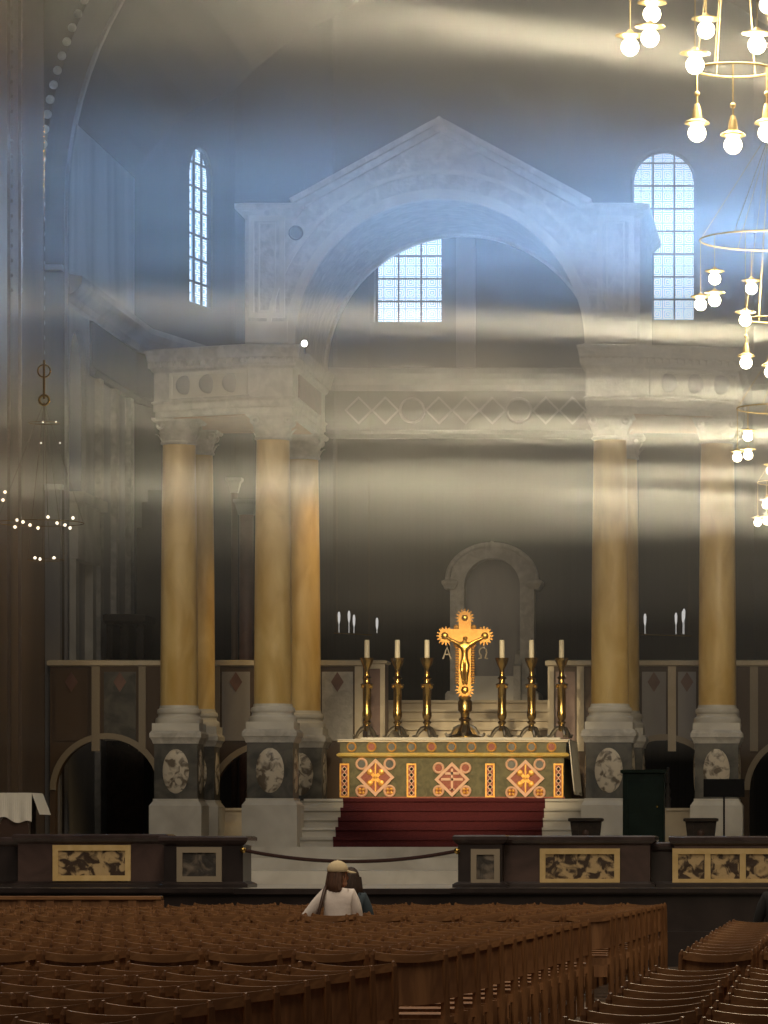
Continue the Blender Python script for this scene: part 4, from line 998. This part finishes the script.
# ------------------------------------------------------------------ chairs
CW = 0.50
def curve_rail(b, z0, z1, t, bow, hw, y0, dip=0):
    n = 10; rows = []
    for k in range(n+1):
        u = -1+2*k/n; x = u*hw; y = y0-bow*(1-u*u)
        dz = -dip*(1-u*u)
        rows.append([b.verts.new(p) for p in ((x, y-t/2, z0+dz), (x, y+t/2, z0+dz), (x, y+t/2, z1+dz), (x, y-t/2, z1+dz))])
    for r0, r1 in zip(rows, rows[1:]):
        for i in range(4): b.faces.new((r0[i], r0[(i+1) % 4], r1[(i+1) % 4], r1[i]))
    b.faces.new(rows[0][::-1]); b.faces.new(rows[-1])
def chair_pieces():
    pcs = []
    hw = CW/2-.025
    b = B(); v = box(b, -hw+.01, hw-.01, -.18, .24, .425, .45); pcs.append(('seat', b, 'wood'))
    for s in (-1, 1):
        b = B(); tube(b, [(s*hw, -.20, 0), (s*hw, -.195, .45), (s*hw, -.225, .70), (s*hw, -.245, .835), (s*hw, -.25, .862)], [.028, .030, .027, .022, .008], 4); pcs.append(('rear_post', b, 'wood'))
        b = B(); tube(b, [(s*(hw-.01), .22, 0), (s*(hw-.01), .22, .425)], .028, 4); pcs.append(('front_leg', b, 'wood'))
        b = B(); box(b, s*hw-.012, s*hw+.012, -.18, .20, .16, .20); pcs.append(('side_stretcher', b, 'wood'))
    b = B(); curve_rail(b, .53, .825, .018, .06, hw, -.222, .018); pcs.append(('backrest', b, 'wood'))
    b = B(); curve_rail(b, .805, .855, .034, .065, hw+.01, -.235, .022); pcs.append(('top_rail', b, 'woodh'))
    b = B(); box(b, -hw, hw, -.215, -.195, .36, .42); pcs.append(('rear_rail', b, 'wood'))
    b = B(); box(b, -hw+.03, hw-.03, -.31, -.215, .24, .26); box(b, -hw+.03, hw-.03, -.315, -.305, .24, .35); box(b, -hw+.03, -hw+.045, -.305, -.215, .26, .34); box(b, hw-.045, hw-.03, -.305, -.215, .26, .34); pcs.append(('book_box', b, 'wood'))
    return pcs
ORD = ['', 'first', 'second', 'third', 'fourth', 'fifth', 'sixth', 'seventh', 'eighth', 'ninth', 'tenth', 'eleventh', 'twelfth', 'thirteenth', 'fourteenth', 'fifteenth', 'sixteenth', 'seventeenth', 'eighteenth', 'nineteenth', 'twentieth', 'twenty-first', 'twenty-second', 'twenty-third', 'twenty-fourth', 'twenty-fifth', 'twenty-sixth', 'twenty-seventh', 'twenty-eighth', 'twenty-ninth', 'thirtieth', 'thirty-first', 'thirty-second', 'thirty-third', 'thirty-fourth', 'thirty-fifth', 'thirty-sixth', 'thirty-seventh', 'thirty-eighth', 'thirty-ninth', 'fortieth']
proto = thing('oak_chair', 'x', 'chair')
for n_, b, m_ in chair_pieces(): obj(n_, b, M[m_], proto, bevel=0)
me_all = bmesh.new(); mats_all = [M['wood'], M['woodh']]
for n_, b, m_ in chair_pieces():
    tmp = bpy.data.meshes.new('t'); bmesh.ops.recalc_face_normals(b, faces=b.faces)
    for f in b.faces: f.material_index = 0 if m_ == 'wood' else 1
    b.to_mesh(tmp); b.free(); me_all.from_mesh(tmp); bpy.data.meshes.remove(tmp)
far_mesh = bpy.data.meshes.new('oak_chair'); me_all.to_mesh(far_mesh); me_all.free()
for m_ in mats_all: far_mesh.materials.append(m_)
rows_y = [16.9+.92*k for k in range(10)]+[28.0+.95*k for k in range(14)]+[43.5+.95*k for k in range(11)]
PITCH = .525
PEW = []; used = False; far_rest = bmesh.new(); count = 0
for ri, y in enumerate(rows_y):
    xl_vis = PX(0, y)-.30; xr_vis = PX(768, y)+.25
    edge = -2.72+(y-16)*.0135
    for yp_, xp_ in ((44.45, PX(338, 44.45)), (45.4, PX(350, 45.4))):        # the two seats taken by visitors
        if abs(y-yp_) < .01: kk = round((edge-CW/2-xp_)/PITCH); edge = xp_+PITCH*kk+CW/2
    for block in ('left', 'right'):
        if block == 'right' and (y > 43 or 24.3 < y < 27.5): continue
        j = 0
        while True:
            x = (edge-CW/2-PITCH*j) if block == 'left' else (-1.10+CW/2+PITCH*j)
            if block == 'left' and x < xl_vis: break
            if block == 'right' and x > xr_vis: break
            j += 1
            jx, jy, jr = random.uniform(-.010, .010), random.uniform(-.05, .05), random.uniform(-.03, .03)
            if y in (44.45, 45.4): jx = jy = jr = 0
            if block == 'left' and y > 51.9 and x < PX(195, y): continue
            if block == 'left' and y > 47.5:
                Mx = Matrix.Translation((x+jx, y+jy, 0)) @ Matrix.Rotation(jr, 4, 'Z')
                n0 = len(far_rest.verts); far_rest.from_mesh(far_mesh); far_rest.verts.ensure_lookup_table()
                for v in far_rest.verts[n0:]: v.co = Mx @ v.co
                continue
            lab = 'brown oak chair with curved back, %s from aisle in %s nearest row %s of aisle' % (ORD[j], ORD[ri+1], block)
            if y < 32:
                if not used: c = proto; used = True
                else: c = copy_tree(proto)
            else:
                c = bpy.data.objects.new('oak_chair', far_mesh); COL.objects.link(c)
            c.location = (x+jx, y+jy, 0); c.rotation_euler = (0, 0, jr)
            tag(c, lab, 'chair', 'chairs left of the aisle' if block == 'left' else 'chairs right of the aisle'); count += 1
            pass
print('CHAIRS', count)
fme = bpy.data.meshes.new('far_chairs'); far_rest.to_mesh(fme); far_rest.free()
for m_ in mats_all: fme.materials.append(m_)
fo = bpy.data.objects.new('far_chairs', fme); COL.objects.link(fo); tag(fo, 'farthest rows of brown chairs below the marble barrier', 'chairs', kind='stuff')
# panelled wooden front on the left
YPF = 53.2
pf = thing('pew_front', 'long panelled wooden pew front before the left marble barrier', 'pew front', (PX(80, YPF), YPF, 0))
x0, x1 = PX(-60, YPF)-PX(80, YPF), PX(160, YPF)-PX(80, YPF); zt_ = PZ(896, YPF)
b = B(); box(b, x0, x1, 0, .06, 0, zt_-.05); obj('board', b, M['wood'], pf)
b = B(); box(b, x0-.02, x1+.02, -.04, .14, zt_-.05, zt_); obj('top_rail', b, M['woodh'], pf, bevel=.01)
for k in range(9):
    xx = x0+(x1-x0)*k/8; b = B(); box(b, xx-.05, xx+.05, -.025, 0, 0, zt_-.05); obj('stile', b, M['wood'], pf)

# ------------------------------------------------------------------ people
def hand(b, p, d, side):
    p = Vector(p); d = Vector(d).normalized(); s = d.cross(Vector((0, 0, 1))).normalized()
    tube(b, [p-d*.02, p+d*.03, p+d*.08], [.026, .036, .034], 8)
    for k, (o, l) in enumerate(((-.027, .060), (-.009, .072), (.009, .068), (.027, .052))):
        q = p+d*.075+s*o; tube(b, [q, q+d*l*.5+Vector((0, 0, -.006)), q+d*l*.85+Vector((0, 0, -.022))], [.0095, .009, .007], 6)
    q = p+d*.02+s*.03*side; tube(b, [q, q+d*.03+s*.025*side, q+d*.06+s*.03*side], [.011, .010, .008], 6)
def person(label, loc, rz, shirt, trousers, hairm, cap=False, long_hair=True, head_yaw=0, elbow_out=0.0, scale=1.0, lean=0):
    t = thing('person', label, 'person', loc, rz)
    V = [(0, 0, .50), (0, .01, .62), (0, .03, .80), (0, .02, .94), (0, .02, 1.02), (0, .035, 1.10),
         (-.135, .01, 1.02), (-.185-elbow_out*.45, -.0, .87), (-.215-elbow_out, .02, .72), (-.15-elbow_out*.3, .26, .62),
         (.135, .01, 1.02), (.185, .02, .87), (.205, .07, .72), (.14, .28, .60),
         (-.10, .02, .50), (-.12, .25, .52), (-.12, .42, .50), (-.12, .43, .26), (-.12, .40, .07), (-.12, .52, .04),
         (.10, .02, .50), (.12, .25, .52), (.12, .42, .50), (.12, .43, .26), (.12, .40, .07), (.12, .52, .04)]
    E = [(0, 1), (1, 2), (2, 3), (3, 4), (4, 5), (3, 6), (6, 7), (7, 8), (8, 9), (3, 10), (10, 11), (11, 12), (12, 13), (0, 14), (14, 15), (15, 16), (16, 17), (17, 18), (18, 19), (0, 20), (20, 21), (21, 22), (22, 23), (23, 24), (24, 25)]
    R = [(.16, .11), (.135, .10), (.15, .105), (.14, .095), .062, .055, .068, .050, .042, .030, .068, .050, .042, .030, .10, .085, .065, .058, .045, .035, .10, .085, .065, .058, .045, .035]
    b = skin(V, E, R, 0)
    hd = Matrix.Translation((0, .05, 1.215)) @ Matrix.Rotation(head_yaw, 4, 'Z')
    n0 = set(b.verts)
    sphere(b, (0, 0, 0), 1, 20, (.076, .098, .118))
    sphere(b, (0, .10, -.02), 1, 10, (.014, .022, .026))                     # nose
    sphere(b, (0, .045, -.075), 1, 12, (.052, .052, .045))                   # jaw
    for s in (-1, 1): sphere(b, (s*.077, -.005, -.015), 1, 10, (.012, .022, .034))
    for v in b.verts:
        if v not in n0: v.co = hd @ v.co
    hand(b, V[9], (.3, 1, -.1), 1); hand(b, V[13], (-.3, 1, -.1), -1)
    obj('body', b, M['skin'], t, True)
    tv = V[:14]; te = [e for e in E if e[0] < 14 and e[1] < 14]; tr = []
    for i in range(14):
        r = R[i]; tr.append((r[0]+.018, r[1]+.018) if isinstance(r, tuple) else r+.016)
    tr[5] = .060; tv = list(tv); tv[5] = (0, .03, 1.065)
    b = skin(tv, te, tr, 0); obj('shirt', b, shirt, t, True)
    lv = [V[0]]+V[14:19]+V[20:25]; le = [(0, 1), (1, 2), (2, 3), (3, 4), (4, 5), (0, 6), (6, 7), (7, 8), (8, 9), (9, 10)]
    lr = [(.17, .12)]+[r+.014 for r in R[14:19]]+[r+.014 for r in R[20:25]]
    b = skin(lv, le, lr, 0); obj('trousers', b, trousers, t, True)
    for s in (-1, 1):
        b = B(); sphere(b, (s*.12, .47, .045), 1, 12, (.048, .125, .05)); obj('shoe', b, M['blackc'], t, True)
    b = B()                                                                   # hair: cap over the skull and a fall to the shoulders
    n0 = set(b.verts)
    sphere(b, (0, -.018, .022), 1, 18, (.090, .100, .118))
    for v in list(b.verts):
        if v.co.y > .045 and v.co.z < .055: v.co.y = .045
    if long_hair:
        for k in range(9):
            a = PI+(k-4)*.30
            x, y = .080*math.sin(a)*1.0, .085*math.cos(a)
            tube(b, [(x, y, .03), (x*1.12, y*1.08-.012, -.08), (x*1.2, y*1.05-.02, -.14), (x*.95, y*.9-.02, -.185)], [.034, .036, .030, .012], 8)
    for v in b.verts: v.co = hd @ v.co
    obj('hair', b, hairm, t, True)
    if cap:
        b = B(); sphere(b, (0, -.012, .055), 1, 20, (.100, .116, .105))
        for v in list(b.verts):
            if v.co.z < .045: v.co.z = .045-(.045-v.co.z)*.12
        n = 12; r0, r1 = [], []
        for k in range(n+1):
            a = PI*.12+PI*.76*k/n
            r0.append((b.verts.new((.097*math.cos(a), -.012+.112*math.sin(a), .050)), b.verts.new((.097*math.cos(a), -.012+.112*math.sin(a), .058))))
            r1.append((b.verts.new((.095*math.cos(a), .02+.185*math.sin(a), .028)), b.verts.new((.095*math.cos(a), .02+.185*math.sin(a), .036))))
        for k in range(n):
            b.faces.new((r0[k][0], r0[k+1][0], r1[k+1][0], r1[k][0])); b.faces.new((r0[k][1], r0[k+1][1], r1[k+1][1], r1[k][1])); b.faces.new((r1[k][0], r1[k+1][0], r1[k+1][1], r1[k][1]))
        sphere(b, (0, -.012, .158), .008, 8)
        for v in b.verts: v.co = hd @ v.co
        obj('baseball_cap', b, M['cap'], t, True)
    t.scale = (scale,)*3
    return t
YP = PEW[0][1]+.02 if False else 44.45
pe = person('person in a white top and beige cap sitting with their back turned', (PX(338, YP), YP, .02), 0, M['shirt'], M['denim'], M['hair'], True, True, -.9, .17)
pe2 = person('person with dark brown hair in a slate blue top, beside the beige cap wearer', (PX(350, YP+.95), YP+.95, -.03), 0, M['teal'], M['denim'], M['darkhair'], False, True, .35, 0)
pe3 = person('person in black clothes sitting at the right edge of the photo', (PX(779, 46), 46, -.03), 0, M['blackc'], M['blackc'], M['darkhair'], False, False, 0, 0.02, 1.0)
# shoulder bag with strap, held by the capped person
b0 = Vector((PX(338, YP), YP, 0))
bag = thing('shoulder_bag', 'brown leather shoulder bag with a strap over the white top', 'bag', (b0.x-.24, b0.y-.10, .50))
off = (-(b0.x-.24), -(b0.y-.10), -.50)
b = B(); pts = []
for x, y, z in ((-.115, .06, 1.115), (-.12, -.02, 1.125), (-.13, -.10, 1.08), (-.148, -.135, .99), (-.175, -.15, .87), (-.205, -.155, .75), (-.24, -.13, .64)): pts.append(b0+Vector((x, y, z)))
tube(b, pts, .018, 8); obj('strap', b, M['leather'], bag, True, loc=off)
b = B(); sphere(b, b0+Vector((-.27, -.06, .53)), 1, 14, (.06, .13, .12)); obj('pouch', b, M['leather'], bag, True, loc=off)

# ------------------------------------------------------------------ haze in the crossing, which also stands in for lens veil and streaks
hm = bpy.data.materials.new('lens_veil_haze'); hm.use_nodes = True; nt = hm.node_tree; N = nt.nodes; L = nt.links
N.remove(N['Principled BSDF']); vs = N.new('ShaderNodeVolumeScatter'); L.new(vs.outputs[0], N['Material Output'].inputs['Volume'])
vs.inputs['Color'].default_value = (.96, .96, .96, 1); vs.inputs['Anisotropy'].default_value = 0.0
tc = N.new('ShaderNodeTexCoord'); mp = N.new('ShaderNodeMapping'); mp.inputs['Scale'].default_value = (.05, .10, .85); mp.inputs['Rotation'].default_value = (0, math.radians(3), 0)
L.new(tc.outputs['Object'], mp.inputs[0]); nz = N.new('ShaderNodeTexNoise'); nz.inputs['Scale'].default_value = 1.0; nz.inputs['Detail'].default_value = 2.0
L.new(mp.outputs[0], nz.inputs['Vector'])
m1 = N.new('ShaderNodeMapRange'); m1.inputs[1].default_value = .35; m1.inputs[2].default_value = .68; m1.inputs[3].default_value = .35; m1.inputs[4].default_value = 1.6; L.new(nz.outputs['Fac'], m1.inputs[0])
sp_ = N.new('ShaderNodeSeparateXYZ'); L.new(tc.outputs['Object'], sp_.inputs[0])
m2 = N.new('ShaderNodeMapRange'); m2.interpolation_type = 'SMOOTHSTEP'; m2.inputs[1].default_value = 4.0; m2.inputs[2].default_value = 9.0; m2.inputs[3].default_value = 0.10; m2.inputs[4].default_value = 1.0; L.new(sp_.outputs[2], m2.inputs[0])
mu = N.new('ShaderNodeMath'); mu.operation = 'MULTIPLY'; L.new(m1.outputs[0], mu.inputs[0]); L.new(m2.outputs[0], mu.inputs[1])
m3 = N.new('ShaderNodeMapRange'); m3.inputs[1].default_value = -13.0; m3.inputs[2].default_value = -3.0; m3.inputs[3].default_value = .38; m3.inputs[4].default_value = 1.15; L.new(sp_.outputs[0], m3.inputs[0])
mu3 = N.new('ShaderNodeMath'); mu3.operation = 'MULTIPLY'; L.new(mu.outputs[0], mu3.inputs[0]); L.new(m3.outputs[0], mu3.inputs[1])
mu2 = N.new('ShaderNodeMath'); mu2.operation = 'MULTIPLY'; mu2.inputs[1].default_value = HAZE; L.new(mu3.outputs[0], mu2.inputs[0]); L.new(mu2.outputs[0], vs.inputs['Density'])
bm = B(); box(bm, -13.2, 2.45, 59.5, 74.6, 3.0, 20.0)
hz = tag(obj('haze', bm, hm), 'thin drifting haze streaked by added light beams in the upper crossing', 'haze', kind='stuff')
